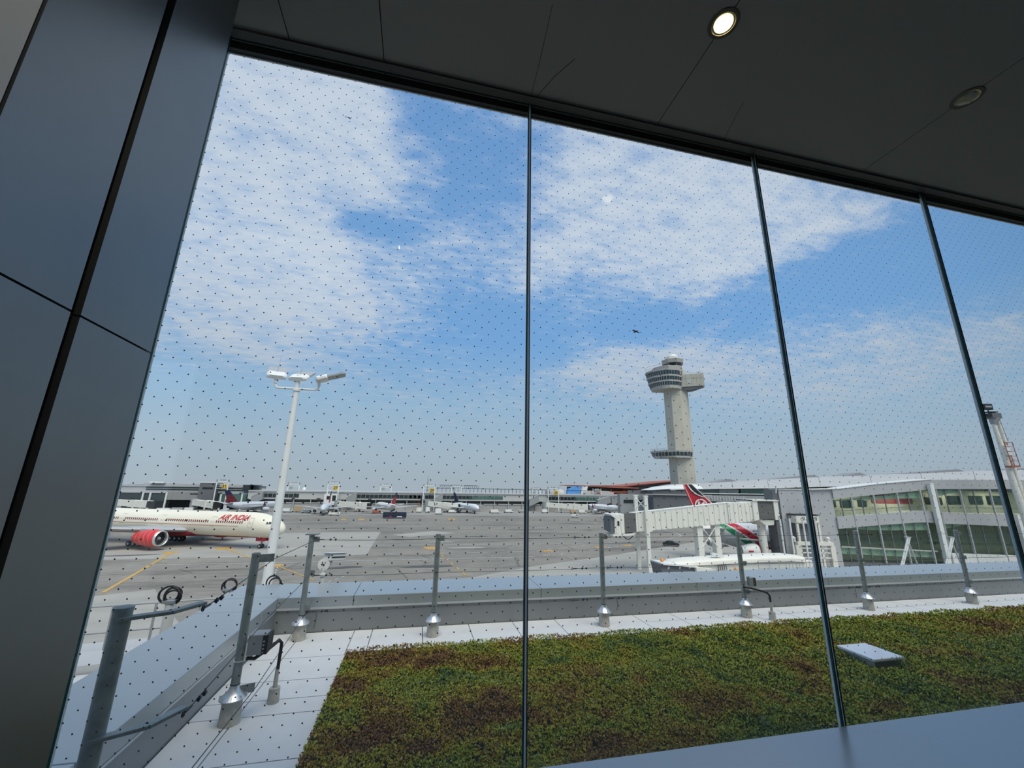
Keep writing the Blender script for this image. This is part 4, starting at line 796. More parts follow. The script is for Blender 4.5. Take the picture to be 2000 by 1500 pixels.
# ================================================================ glazed concourse wing at the right
def concourse():
    F0 = 94.0
    t = thing('concourse_wing', 'grey concourse wing with two bands of green glass at the right edge', 'building', UF(0, F0), -YAW)
    # local x = u, local y = distance behind the front
    B().ext([(61.0, 0), (73.0, 0), (73.0, 17.0), (68.1, 16.8), (61.0, 16.75)], 0, 3.5).build('end_wall', M['wallg'], t)
    B().ext([(59.7, 0), (60.95, 0), (60.95, 16.75), (59.7, 16.7)], .3, 3.5).build('end_return', M['walld'], t)
    top = [(68.1, 16.8), (74.3, 17.05), (83.7, 18.3), (93.3, 19.25), (96, 19.5), (113.5, 19.75), (135, 19.9)]
    B().ext([(73.0, 14.9), (93.7, 17.15), (95.6, 17.4), (117, 17.8), (135, 18.0)]+top[::-1][:-1]+[(73, 17.0)], -.4, 3.5).build('fascia', M['wallg'], t)
    for i, (a, c) in enumerate(zip(top[:4], top[1:5])): B().ext([a, c, (c[0], c[1]+.16), (a[0], a[1]+.16)], -.55, 3.5).build('roof_edge', M['white'], t)
    B().ext([(61, 16.75), (68.1, 16.8), (68.1, 16.96), (61, 16.9)], -.2, 3.5).build('roof_edge', M['white'], t)
    B().ext([(73.0, 11.0), (92.7, 12.7), (95.7, 12.5), (102.2, 12.2), (112.8, 12.3), (135, 12.4), (135, 9.4), (112.1, 9.6), (102, 9.9), (95.9, 10.0), (93.1, 10.2), (90.4, 10.1), (81.8, 9.4), (73.0, 8.5)], -.4, 3.5).build('spandrel_band', M['wallg'], t)
    B().ext([(73, 0), (135, 0), (135, 1.6), (73, 1.6)], 0, 3.5).build('base_wall', M['walld'], t)
    # inside: floors, back wall, pictures, a red banner
    B().box(73, 135, 3.2, 3.5, 0, 17.2).build('inner_wall', mat('beige_inner_wall', (.50, .46, .38), .7), t)
    B().ext([(73, 9.2), (93, 10.9), (135, 11.0), (135, 12.1), (113, 12.0), (93, 12.4), (73, 10.9)], 0, 3.2).build('upper_floor', M['wallm'], t)
    for (x0, x1, z0, z1, m) in ((77, 80, 12.9, 14.6, 'dglass'), (81.0, 83, 13.2, 15, 'dglass'), (84.3, 93.5, 14.0, 15.9, 'dred'), (96.5, 100.3, 14.0, 15.6, 'black'), (101.6, 105.2, 14.1, 16.0, 'dglass'), (106.6, 109.6, 14.2, 16.1, 'dglass'), (110.6, 114, 14.2, 16.2, 'dglass'), (74.5, 76, 13, 14.5, 'dglass')):
        B().box(x0*1.03-2.3, x1*1.03-2.3, 3.05, 3.2, z0, z1).build('wall_banner' if m == 'dred' else 'wall_picture', M[m], t)
    b = B(); b.ext([(73, 5.6), (93, 6.0), (135, 5.6), (135, 5.2), (93, 5.6), (73, 5.2)], .8, 1.4); b.build('ramp_handrail', mat('ramp_rail', (.16, .20, .18), .5), t)
    gm = bpy.data.materials.new('tinted_facade_glass'); gm.use_nodes = True; tt = gm.node_tree; tt.nodes.clear(); nn = tt.nodes.new
    o_ = nn('ShaderNodeOutputMaterial'); tr = nn('ShaderNodeBsdfTransparent'); tr.inputs[0].default_value = (.80, .86, .81, 1); gl = nn('ShaderNodeBsdfGlossy'); gl.inputs['Roughness'].default_value = .02; gl.inputs['Color'].default_value = (.8, .95, .9, 1)
    mx_ = nn('ShaderNodeMixShader'); tt.links.new(schlick(tt), mx_.inputs[0]); tt.links.new(tr.outputs[0], mx_.inputs[1]); tt.links.new(gl.outputs[0], mx_.inputs[2]); tt.links.new(mx_.outputs[0], o_.inputs[0])
    B().ext([(73, 11), (92.7, 12.7), (95.7, 12.5), (135, 12.4), (135, 18), (95.6, 17.4), (73, 14.9)], 0.0, .06).build('upper_glazing', gm, t)
    B().ext([(73, 1.6), (135, 1.6), (135, 9.4), (112.1, 9.6), (95.9, 10), (90.4, 10.1), (73, 8.5)], 0.0, .06).build('lower_glazing', gm, t)
    gs = mat('pale_green_ceiling_sheet', (.62, .72, .64), .5)
    B().ext([(73.4, 14.6), (83, 15.6), (94, 16.8), (94, 15.4), (84, 15.0), (73.4, 14.4)], .3, .45).build('frosted_sheet', gs, t); B().ext([(95.4, 17.2), (104, 17.2), (95.4, 15.5)], .3, .45).build('frosted_sheet', gs, t)
    B().ext([(74, 8.5), (83.5, 9.4), (91, 10.0), (93.6, 10.0), (93.6, 8.5), (83.5, 8.3)], .3, .45).build('frosted_sheet', gs, t); B().ext([(95.8, 9.9), (102.5, 9.8), (95.8, 8.6)], .3, .45).build('frosted_sheet', gs, t)
    B().ext([(73, 4.6), (93.5, 4.1), (93.5, 2.8), (82, 3.0), (73, 3.3)], .3, .45).build('frosted_sheet', gs, t)
    B().ext([(95, 3.9), (135, 3.2), (135, 1.6), (95, 1.6)], -.5, .3).build('lower_sill', M['white'], t)
    for x, z1, x0 in ((77.0, 15.3, 76.9), (82.1, 15.9, 82.1), (87.5, 16.5, 87.4), (92.9, 17.05, 92.7), (102, 17.4, 101.9), (108.8, 17.6, 108.5), (116, 17.8, 115.6), (123, 17.9, 123), (130, 18, 130)):
        B().box(x-.12, x+.12, -.5, -.15, 1.6, z1).build('mullion', M['wallg'], t)
    for x, z1 in ((74.8, 15), (79.5, 15.5), (84.8, 16.2), (90.2, 16.7), (98.8, 17.4), (105.3, 17.5), (112.4, 17.7), (119.5, 17.8)):
        B().box(x-.10, x+.10, -.1, .0, 1.6, z1).build('thin_mullion', M['walld'], t)
    B().ext([(73, 4.9), (94, 4.3), (94, 4.05), (73, 4.65)], -.25, .0).build('transom', M['wallg'], t); B().ext([(73, 12.3), (94, 13.8), (94, 13.7), (73, 12.2)], -.12, .0).build('transom', M['walld'], t); B().ext([(95.6, 13.6), (135, 13.5), (135, 13.4), (95.6, 13.5)], -.12, .0).build('transom', M['walld'], t)
    for x, zt, w in ((94.8, 18.7, .42), (112.6, 12.2, .42)): B().box(x-w, x+w, -1.5, -.7, 0, zt).build('column', M['white'], t)
    B().box(95.6, 96.0, -1.2, -.4, 0, 17.4).build('downpipe', M['grey'], t)
    b = B(); b.box(66.9, 68.1, -.06, .0, 13.4, 14.7); b.build('wall_vent', M['wallp'], t)
    # service frame and poles against the end wall
    b = B(); b.box(62.2, 67.4, -2.6, 0, 9.6, 11.4); b.build('service_canopy', M['cream'], t, bevel=.3); B().box(62.0, 67.6, -2.7, 0, 11.4, 11.55).build('canopy_edge', M['black'], t); B().box(62.8, 66.9, -1.2, -.05, 5.4, 9.5).build('service_door', M['walld'], t)
    for x in (62.6, 67.2): B().box(x-.22, x+.22, -2.4, -2.0, 0, 9.7).build('frame_post', M['cream'], t)
    B().box(61.9, 69.6, -2.6, -1.6, 5.2, 5.9).build('frame_beam', M['cream'], t)
    for x in (61.9, 69.3): B().box(x-.5, x+.5, -2.6, -1.6, 0, 5.2).build('frame_leg', M['cream'], t); B().lathe([(0, .35), (.5, .3), (.8, .4), (1.1, .0)], (x-.4, -2.1, 5.9), n=10).build('lamp', M['white'], t, True)
    for z in (2.6, 3.6, 4.5): B().box(62.4, 69, -2.4, -2.2, z, z+.25).build('frame_rail', M['white'], t)
    for x, zt in ((57.2, 11.4), (59.2, 11.6), (62.0, 11.2), (64.6, 11.2)):
        p = B(); p.cone((x, -5, 0), (x, -5, zt-.8), .17, n=10); pp = p.build('service_pole', M['white'], t, True)
        B().torus((x, -5, zt-.5), (.3, 1, 0), .3, .05, 16, 6).torus((x+.25, -5, zt-.3), (-.3, 1, .2), .28, .05, 16, 6).build('cable_coil', M['dark'], pp, True)
    # corner lamp bracket and roof-top antenna
    B().tube([(60.1, -.4, 15.9), (60.3, -.6, 17.6), (58.6, -.6, 18.0)], .12, 8).build('corner_lamp', M['white'], t, True)
    for x in (63, 67.5, 72): pass
concourse()
for z, e_ in ((16.4, 600),):  # unseen area lights added to brighten the interior behind the facade glass
    for u in (79, 88, 101, 112, 124):
        l = bpy.data.lights.new('corridor_fill', 'AREA'); l.shape = 'RECTANGLE'; l.size = 7; l.size_y = 1.2; l.energy = e_/3; l.color = (1, .95, .82); lo = bpy.data.objects.new('corridor_fill', l); COL.objects.link(lo); lo.location = UF(u, 95.2, z-(1.6 if u < 90 else 0)); lo.rotation_euler = (math.radians(25), 0, -YAW)
for k, (u, f, z0, zt, lab) in enumerate(((56.5, 60, 0, 10.4, 'white leaning A-frame brace in front of the glazed concourse, left one of two'), (62.7, 60, 0, 10.5, 'white leaning A-frame brace in front of the glazed concourse beside its column'))):
    t = thing('angled_brace', lab, 'brace', UF(u, f), -YAW, 'white braces before the concourse')
    for d in (-.14, .14): B().tube([(-5.0+d, 0, 0), (d, 0, zt)], .10, 8).build('brace_tube', M['white'], t, True)
    B().tube([(.1, .5, zt), (3.2, 1.5, 0)], .09, 8).build('brace_strut', M['wallg'], t); B().box(-.25, .25, -.1, .5, zt-.08, zt+.06).build('brace_head', M['wallg'], t)
# ---- floodlight pylon at the right edge
t = thing('floodlight_pylon', 'pale floodlight mast with dark lamps and a maintenance cage at the right edge', 'light mast', UF(105.6, 86), -YAW)
B().tube([(.9, 0, 0), (-.9, 0, 31.6)], [.75, .38], 14).build('mast_shaft', M['cream'], t, True); B().tube([(2.3, .4, 0), (.6, .4, 34.2)], [.5, .30], 10).build('rear_shaft', M['cream'], t, True)
B().cone((-.9, 0, 31.2), (-.4, 0, 32.6), .5, .95, 10).build('head_cone', M['grey'], t); B().box(-1.6, .4, -.8, .8, 32.5, 33.6).build('lamp_platform', M['walld'], t)
B().box(-2.2, -.4, -.3, .3, 34.4, 35.7).build('flood_lamp', M['black'], t); B().box(-2.0, -.6, -.32, -.3, 34.9, 35.3).build('lamp_face', M['grey'], t); B().cone((-1.3, 0, 33.4), (-1.3, 0, 34.5), .1, n=6).build('lamp_stem', M['black'], t); B().box(-1.7, .2, -.5, .5, 33.8, 34.0).build('lamp_bar', M['black'], t); B().box(-2.3, -1.2, -.6, 0, 32.9, 33.5).build('flood_lamp', M['black'], t)
b = B()
for z in (22.4, 23.4, 24.4, 25.4, 26.4, 27.2):
    for y in (-1.0, -.1): b.tube([(-.9, y, z), (.8, y, z)], .05, 6)
for x in (-.9, .8):
    for y in (-1, -.1): b.tube([(x+.2, y, 22.3), (x-.1, y, 27.4)], .07, 6)
b.box(-1.0, .9, -1.1, 0, 22.1, 22.35); b.build('maintenance_cage', M['rust'], t); B().box(-.75, .0, -.95, -.2, 24.6, 26.6).build('cage_box', M['white'], t); B().tube([(.55, -.5, 27.4), (.1, -.5, 32)], .04, 6).build('hoist_cable', M['black'], t)

# ================================================================ silver-roofed terminal far behind
def silver():
    F0 = 230.0; t = thing('terminal_building', 'long terminal hall with a curved silver roof behind the control tower', 'building', UF(0, F0), -YAW)
    us = [72.8, 80, 88.9, 104, 124, 144, 173, 202, 231, 261, 290, 330]; zu = [15.6, 17.4, 18.8, 19.6, 21.0, 22.5, 24.4, 25.8, 27.4, 29.2, 30.4, 31]; zl = [15.3, 15.6, 16.2, 17.0, 17.5, 18.1, 19.4, 20.6, 21.8, 23, 24, 25]
    rings = []
    for u, a, c in zip(us, zu, zl):
        a2 = 16.5+(a-16.5)*1.12; rings.append([V(u*(1+.12*s_), 28*s_, c+(a2-c)*math.sin(s_*PI/2)) for s_ in np.linspace(0, 1, 7)])
    B().loft(rings, False, False).build('roof_shell', M['silver'], t, True)
    b = B()
    for u, a, c in zip(us[3:], zu[3:], zl[3:]):
        b.tube([V(u*(1+.12*s_), 28*s_-.3, c+.15+(16.5+(a-16.5)*1.12-c)*math.sin(s_*PI/2)) for s_ in np.linspace(0, 1, 7)], .12, 5)
    b.build('roof_ribs', M['wallg'], t)
    for u0, u1, dz_ in ((108, 130, 1.4), (140, 178, 1.5), (185, 205, 2.2), (215, 262, 2.0), (268, 300, 2.0)):
        b = B(); z0 = np.interp(u0, us, zu); z1 = np.interp(u1, us, zu); b.ext([(u0*1.08, z0-.2), (u1*1.08, z1-.2), (u1*1.08-6, z1+dz_), (u0*1.08+9, z0+dz_*.7)], 22, 34); b.build('roof_light', mat('rooflight_grey', (.27, .27, .28), .5), t)
    B().ext([(us[i], zl[i]) for i in range(2, 12)]+[(us[i], zl[i]-.5) for i in range(11, 1, -1)], -.8, .2).build('eaves_line', M['white'], t)
    B().ext([(96, 0), (330, 0), (330, 24), (231, 21.3), (144, 17.6), (96, 16.0)], 2.5, 10).build('glass_front', M['dglass'], t)
    for u0, u1, z0, z1, m in ((104, 117, 14.8, 16.2, 'gglass'), (117, 128, 13.6, 16.8, 'wallm'), (129, 154, 14.6, 17.3, 'gglass'), (66, 100, 13.4, 15.2, 'walld')): B().box(u0, u1, 1.6, 2.4, z0, z1).build('wall_panel', M[m], t)
    B().box(104, 160, .5, 2, 14.1, 14.55).build('terrace_edge', M['white'], t); B().box(60, 160, -3, 2.4, 0, 13.3).build('lower_storey', M['wallm'], t)
    b = B()
    for u in np.arange(108, 128, 1.6): b.box(u, u+.8, -3.15, -3.0, 10.5, 13.0)
    b.build('louvre_panels', M['wallg'], t); B().box(62, 160, -3.3, -3, 8.6, 10.2).build('dark_band', M['dglass'], t)
    for u, z in ((137, 18.2), (113, 18.6), (121.5, 15.6), (139.5, 15.6)): B().cone((u, 1, z-.2), (u, 1, z+2.2), .08, n=5).build('roof_mast', M['grey'], t)
    t2 = thing('curved_canopy', 'small white curved roof in front of the tower base', 'roof', UF(0, 214), -YAW)
    rr = []
    for u, h in ((72, .0), (76, 1.3), (82, 2.2), (90, 3.0), (100, 3.4)): rr.append([V(u, 10*s_, 15.6+h*math.sin(PI*(.1+.5*s_))*1.0) for s_ in np.linspace(0, 1, 6)])
    B().loft(rr, False, False).build('canopy_shell', M['white'], t2, True); B().box(74, 100, 1, 9, 0, 15.5).build('canopy_base', M['walld'], t2)
    B().box(70, 104, 0, 1, 13.2, 13.6).build('canopy_ledge', M['wallg'], t2)
silver()
# ================================================================ control tower
def tower():
    az = math.radians(35.2); d = 300.0
    t = thing('control_tower', 'tall concrete airport control tower with three-tier prow and white domed cab', 'control tower', (d*math.sin(az), d*math.cos(az), 0), -az)
    # local x to the right as seen from the window, local y away
    b = B(); nsl = [(z, 1.0+.012*(85-z)/85*0) for z in np.linspace(0, 92, 13)]
    def sp_(z): return [(-7.5, 3.5), (-7.4, 1.0), (-2.6, -5.0), (3.5, -3.6), (7.0, -1.0), (8.6, 2.5), (8.6, 8), (-4, 8)]
    b.loft([[V(x, y, z) for x, y in sp_(z)] for z in (0, 86)]); b.build('shaft', M['tconc'], t)
    B().loft([[V(x*.92, y*.92, z) for x, y in sp_(z)] for z in (86, 99)]).build('core', M['tconc'], t)
    B().box(-2.75, -2.35, -5.12, -4.7, 0, 84).build('shaft_edge', M['wallm'], t)
    def prow(s_, nose):                                              # plan of the prow: sharp front ridge, curved long left wing, short right wing
        L = [(-2.6, -10.5)]+[(-2.6-16.2*s_*math.sin(a)**1.0, -10.5+13.0*(1-math.cos(a))*.9) for a in np.linspace(.25, PI/2, 7)]
        R = [(6.2*s_, 3), (6.0*s_, -3.0), (2.5, -7.2)]
        return L+[(-8, 5), (4, 5)]+R
    tiers = [(84.0, 86.2, .78, .84, 'tconc2'), (86.2, 88.9, .84, .88, 'dglass'), (88.9, 90.0, .92, .94, 'tconc2'), (90.0, 92.7, .90, .93, 'dglass'), (92.7, 93.9, .97, .99, 'tconc2'), (93.9, 97.0, .95, .99, 'dglass'), (97.0, 98.3, 1.03, 1.03, 'tconc2'), (98.3, 100.4, .80, .74, 'tconc2')]
    for z0, z1, a, c, m in tiers:
        rr = [[V(x, y, z) for x, y in prow(s_, 0)] for z, s_ in ((z0, a), (z1, c))]
        o = B().loft(rr).build('window_band' if m == 'dglass' else 'floor_ledge', M[m], t)
        if m == 'dglass':
            mb = B(); n = len(rr[0])
            for i in range(n):
                p0, p1, q0, q1 = rr[0][i], rr[1][i], rr[0][(i+1) % n], rr[1][(i+1) % n]; k = max(2, int((q0-p0).length/1.9))
                for j in range(k): f = j/k; mb.tube([p0.lerp(q0, f), p1.lerp(q1, f)], .17, 4)
            mb.build('mullions', M['wallm'], o)
    ring_ = [V(x*1.03, y*1.03, 101.4) for x, y in prow(1.0, 0)[:9]]
    B().tube(ring_, .12, 5).tube([p-V(0, 0, 1.6) for p in ring_], .10, 5).build('roof_rail', M['wallg'], t)
    B().box(3.2, 19.4, -3.4, 5, 85.6, 94.4).build('side_block', M['tconc'], t); B().ext([(3.2, 85.6), (18.6, 85.6), (12, 83.5), (4, 83.2)], -3.0, 4.6).build('block_soffit', M['walld'], t); B().box(8.3, 11.4, -3.5, -3.38, 87.4, 91).build('block_panel', M['wallp'], t)
    b = B(); [b.box(x, x+.12, -3.46, -3.38, 85.7, 94.3) for x in (5.5, 8, 11.6, 14.6, 17.4)]; b.box(3.3, 19.3, -3.46, -3.38, 91.2, 91.35); b.build('block_joints', M['wallm'], t)
    B().box(1.0, 5.4, -4.5, 3, 94.4, 99.8).build('stair_core', M['tconc'], t)
    b = B(); [b.cone((x, 0, 94.4), (x, 0, 96+ (i % 3)), .1, n=5) for i, x in enumerate((6, 8.5, 11, 13.5, 15.5, 17.5, 19))]; b.cone((5, -3, 95.5), (19.3, -3, 95.5), .08, n=5); b.build('antennas', M['grey'], t)
    o8 = lambda R, z: [V(.2+R*math.cos(2*PI*i/8+PI/8), R*math.sin(2*PI*i/8+PI/8), z) for i in range(8)]
    B().loft([o8(6.4, 99.8), o8(6.4, 101.2)]).build('cab_base', M['tconc2'], t)
    c = B().loft([o8(5.6, 101.2), o8(6.3, 103.4)]).build('cab_glass', M['dglass'], t); mb = B(); [mb.tube([p, q], .15, 4) for p, q in zip(o8(5.65, 101.2), o8(6.35, 103.4))]; mb.build('cab_mullions', M['wallg'], c)
    B().loft([o8(7.5, 103.4), o8(7.9, 106.0), o8(6.2, 107.0)]).build('cab_roof', M['tconc2'], t)
    B().loft([o8(5.6, 106.9), o8(5.0, 108.4)]).build('cab_top', M['wallp'], t); B().lathe([(0, 3.9), (1.0, 3.8), (1.9, 3.0), (2.3, 1.5), (2.4, .01)], (.2, 0, 108.3), n=20).build('radome', M['white'], t, True)
    b = B(); [b.cone((7.4*math.cos(a), 7.4*math.sin(a), 106), (7.4*math.cos(a), 7.4*math.sin(a), 109.5), .07, n=5) for a in np.arange(0, 6.2, .9)]; b.build('whip_antennas', M['grey'], t)
    # lower ring deck
    def deck(s_): return [(-2.4, -9.5), (-9.5, -7.6*s_), (-15.5, -3.8), (-18.6*s_, 1.5), (-17.2*s_, 4.5), (-7, 5), (7, 5), (8.0*s_, -1.6), (4.8, -6.0)]
    for z0, z1, a, c, m in ((36.6, 37.8, .90, .95, 'tconc2'), (37.8, 40.4, .95, 1.0, 'dglass'), (40.4, 41.6, 1.03, 1.03, 'tconc2')):
        rr = [[V(x, y, z) for x, y in deck(s_)] for z, s_ in ((z0, a), (z1, c))]; o = B().loft(rr).build('deck_window_band' if m == 'dglass' else 'deck_ledge', M[m], t)
        if m == 'dglass':
            mb = B(); n = len(rr[0])
            for i in range(n):
                p0, p1, q0, q1 = rr[0][i], rr[1][i], rr[0][(i+1) % n], rr[1][(i+1) % n]; k = max(1, int((q0-p0).length/2.2))
                for j in range(k): f = j/k; mb.tube([p0.lerp(q0, f), p1.lerp(q1, f)], .18, 4)
            mb.build('mullions', M['wallm'], o)
    rr = [V(x, y, 43.0) for x, y in deck(1.02)]; b = B(); b.tube(rr, .10, 5)
    for p in rr: b.cone(p-V(0, 0, 1.5), p, .08, n=5)
    b.cone((-14.5, 1, 41), (-14.5, 1, 46.5), .12, n=5); b.cone((3.5, -3, 41), (3.5, -3, 46), .1, n=5); b.build('deck_rail', M['wallg'], t)
M['tconc'] = mat('tower_concrete', (.50, .47, .39), .85, var=.14, vs=.25, vs3=(1, 1, .35)); M['tconc2'] = mat('tower_ledge_concrete', (.38, .37, .34), .8, var=.08, vs=.5)
tower()
# ================================================================ far terminal with red roofs
t = thing('terminal_roof', 'new terminal under construction with broad red sloping roofs far behind', 'building', (0, 300, 0)); s_ = 300/275
def Z3(z): return 16.5+(z-16.5)*s_
B().ext([(105*s_, Z3(17.3)), (107*s_, Z3(17.7)), (146*s_, Z3(17.2)), (158*s_, Z3(16.6)), (157*s_, Z3(16.0)), (145*s_, Z3(16.1))], 0, 30).build('red_roof', M['rust'], t)
B().ext([(132*s_, Z3(17.6)), (133*s_, Z3(18.0)), (146*s_, Z3(17.7)), (184*s_, Z3(21.8)), (200*s_, Z3(23)), (200*s_, Z3(22.4)), (183*s_, Z3(21.0)), (146*s_, Z3(17.0))], 4, 34).build('red_roof', M['rust'], t)
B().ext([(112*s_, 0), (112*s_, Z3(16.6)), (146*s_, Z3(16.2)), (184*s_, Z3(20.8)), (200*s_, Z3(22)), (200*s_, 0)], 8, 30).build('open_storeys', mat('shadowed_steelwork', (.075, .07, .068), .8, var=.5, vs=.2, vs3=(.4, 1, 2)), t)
for i in range(4): B().ext([(150*s_, Z3(14.2+i*.9)), (186*s_, Z3(16.0+i*1.3)), (186*s_, Z3(16.25+i*1.3)), (150*s_, Z3(14.35+i*.9))], 7, 8).build('floor_edge', M['wallm'], t)
B().ext([(136*s_, Z3(12.9)), (163*s_, Z3(13.4)), (163*s_, Z3(14.1)), (136*s_, Z3(13.7))], 1, 3).build('orange_beam', mat('orange_steel', (.62, .13, .05), .6), t); B().ext([(133*s_, 0), (165*s_, 0), (165*s_, Z3(12.6)), (133*s_, Z3(12.4))], 2, 6).build('red_base', M['rust'], t)
b = B(); [b.box(x, x+1.1, 3, 4, 8, Z3(15.2)) for x in (128, 138, 149, 160, 172)]; b.build('steel_posts', M['rust'], t)
for k, (x, m, lab) in enumerate(((116, 'blue', 'bright blue pointed sheeting in front of the red roofed terminal'), (123.3, 'white', 'white pointed sheeting next to the blue one before the red roofs'))):
    w = 6.3 if k == 0 else 3.6; b = B(); b.ext([(x-w, Z3(14.4)), (x+w-2.6, Z3(14.3)), (x+w-2.0, Z3(17.0)), (x+w-3.6, Z3(15.4)), (x+(.4 if k == 0 else -1.6), Z3(17.0)), (x-w*.7, Z3(15.2))], -6, -2); b.box(x-w, x+w-2.6, -5.5, -2.5, 11.32, Z3(14.3)); tag(b.build('sheeting_stack', M[m], None, loc=(k*.9, 300-k*.0, 0)), lab, 'sheeting', 'pointed sheeting')
# ================================================================ long far concourse
def far_concourse():
    Y0 = 275.0
    t = thing('far_concourse', 'long low pale concourse across the apron with two window bands', 'building', (0, Y0, 0))
    B().box(-98, 200, 0, 26, 6.3, 11.0).build('upper_storey', M['wallp'], t); B().box(-98, 200, -.6, 26, 10.6, 11.3).build('roof_edge', mat('pale_roof_edge', (.44, .44, .43), .7), t)
    B().box(-96, 150, 3, 26, 3.6, 6.3).build('recessed_band', M['dglass'], t); B().box(-96, 150, 1.2, 26, 0, 3.9).build('ground_storey', mat('ground_storey_wall', (.36, .35, .33), .7, var=.15, vs=.12), t)
    B().box(-96, 150, .8, 3, 4.0, 4.4).build('lower_ledge', M['wallp'], t)
    for i, x in enumerate(np.arange(-92, 150, 9.5)): B().box(x, x+.4, .3, 1.2, 0, 6.3).build('column', M['wallg'], t)
    segs = [(-89.5, -81.2, 0), (-78.1, -70.2, 0), (-36.7, 1.7, 0), (-4.7, 3.0, 0), (4.9, 10.4, 0), (16, 35.1, 0), (35.1, 56.2, 1), (88.3, 94.6, 0), (94.6, 108.2, 0), (108.2, 126, 1), (143.8, 164.2, 1), (168.4, 196, 0)]
    for a, c, g_ in segs:
        w = B().box(a, c, -.25, 0, 7.4, 9.5).build('window_strip', M['gglass' if g_ else 'dglass'], t); mb = B(); [mb.box(x, x+.18, -.32, -.25, 7.4, 9.5) for x in np.arange(a+2.2, c-1, 2.6)]; mb.build('mullions', M['wallm'], w)
    for a, c in ((-95, -89.2), (-42.4, -36.7), (11.1, 16), (74, 80.6), (123.6, 133.8)):
        B().ext([(a, 3.2), (c, 6.0), (c, 10.0), (c-1.5, 10.0), (a, 7.6)], -3, 0).build('stair_link', M['wallm'], t); B().ext([(a, 7.6), (c-1.5, 10.0), (c, 10.0), (c, 10.35), (c-1.8, 10.35), (a, 8.0)], -3.1, 0).build('stair_roof', M['wallg'], t)
    B().box(133.8, 147.8, -4, 0, 0, 10.2).build('gate_block', M['wallm'], t); B().box(147, 200, -2.5, 0, 0, 5.5).build('low_wall', M['walld'], t); B().box(147, 200, -2.6, 0, 5.5, 6.1).build('low_wall_edge', M['wallg'], t)
    for x, w in ((-74, .8), (-60, 1), (-30, .9), (2, 1.1)): B().box(x, x+w*2.2, -.15, 0, 6.5, 7.0).build('dark_vent', M['black'], t)
    # taller grey block at the left end
    b = B().box(-165, -98, 3, 28, 9.2, 13.2).build('block_upper', M['wallg'], t); B().box(-152, -98, 2.8, 3, 10.6, 12.3).build('block_windows', M['dglass'], b); B().box(-152, -98, 2.7, 2.8, 11.35, 11.55).build('window_rail', M['wallg'], b)
    B().box(-165, -98, 2.4, 28, 12.6, 13.2).build('block_roof_edge', M['wallg'], t); B().box(-154, -98, 3.4, 20, 13.2, 14.4).build('roof_plant', M['wallg'], t)
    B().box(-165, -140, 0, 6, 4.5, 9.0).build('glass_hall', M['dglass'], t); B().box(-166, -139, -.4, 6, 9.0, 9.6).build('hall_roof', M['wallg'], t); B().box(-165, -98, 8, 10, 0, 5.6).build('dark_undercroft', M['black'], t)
    B().box(-140, -116, -.2, 6, 5.3, 10.0).build('sloped_wall', mat('mid_grey_cladding', (.27, .265, .255), .6, var=.05, vs=.2), t); B().box(-128, -118.5, -.3, -.2, 8.4, 9.0).build('slot_window', M['black'], t)
    B().box(-123.6, -115.2, -1.0, 8, 5.0, 15.0).build('stair_tower', M['walld'], t); B().box(-122, -116.5, -1.1, -1, 11.5, 12.5).build('slot_window', M['black'], t); B().box(-123.8, -115, -1.2, 8, 15.0, 15.5).build('tower_cap', M['white'], t)
    B().box(-113, -98.6, -.3, 4, 4.0, 9.0).build('glass_hall', M['gglass'], t); B().box(-101.5, -98, 0, 6, 10.6, 14.2).build('stair_glass', M['dglass'], t); B().box(-101.5, -94.5, 6, 10, 11.2, 14.0).build('roof_glass', M['dglass'], t)
    for x in (-151, -147.5, -139.6, -112, -108.5, -101): B().box(x, x+.7, -1.2, -.5, 0, 9.0).build('white_column', M['white'], t)
    B().box(-150, -143, 1, 4, 14.4, 15.3).build('roof_unit', M['white'], t)
far_concourse()
# gate gantries with yellow number signs
def gantry(x0, x1, y, z0, z1, num, label):
    t = thing('gate_gantry', label, 'gate sign', ((x0+x1)/2, y, 0), 0, 'lamp gantries over the far gates'); w = (x1-x0)/2
    for s_ in (-1, 1): B().box(s_*w-.25, s_*w+.25, -.25, .25, z0, z1).build('gantry_post', M['white'], t)
    B().box(-w-.25, w+.25, -.25, .25, z1-.45, z1).build('top_bar', M['white'], t)
    for dz_ in (4.5, 1.9): B().box(-w, w, -.12, .12, z1-dz_, z1-dz_+.2).build('cross_bar', M['white'], t)
    for dx in (-w, -.35*w, 0.05*w, .38*w, w): B().box(dx-.35, dx+.35, -.3, .3, z1+.1, z1+.75).build('flood_lamp', M['grey'], t)
    if num:
        zc = z1-3.1; b = B().box(.05*w, w-.5, -.5, -.3, zc-1.2, zc+1.2).build('sign_board', M['yel'], t)
        text('gate_number', num, 2.4, M['black'], b, Matrix.Translation((.05*w/2+(w-.5)/2, -.54, zc)) @ Matrix.Rotation(PI/2, 4, 'X'), 0, .01, .05)
    else:
        zc = z1-2.4; B().box(-w+.6, -w+2.6, -.3, .0, zc-.9, zc+.6).build('sign_back', M['grey'], t)
gantry(-114.7, -108.6, 273, 0, 16.3, '31', 'white gate gantry with the yellow number 31 at the left end')
gantry(-53.6, -47.4, 271, 9.92, 16.4, '27', 'white gate gantry with the yellow number 27 over the nose-on airliner')
gantry(3.6, 10.8, 272, 0, 15.8, '29', 'white gate gantry with the yellow number 29 at the rooftop scaffolding')
gantry(87.2, 94.7, 272, 0, 15.4, '25', 'white gate gantry with a yellow number sign before the red roofs')
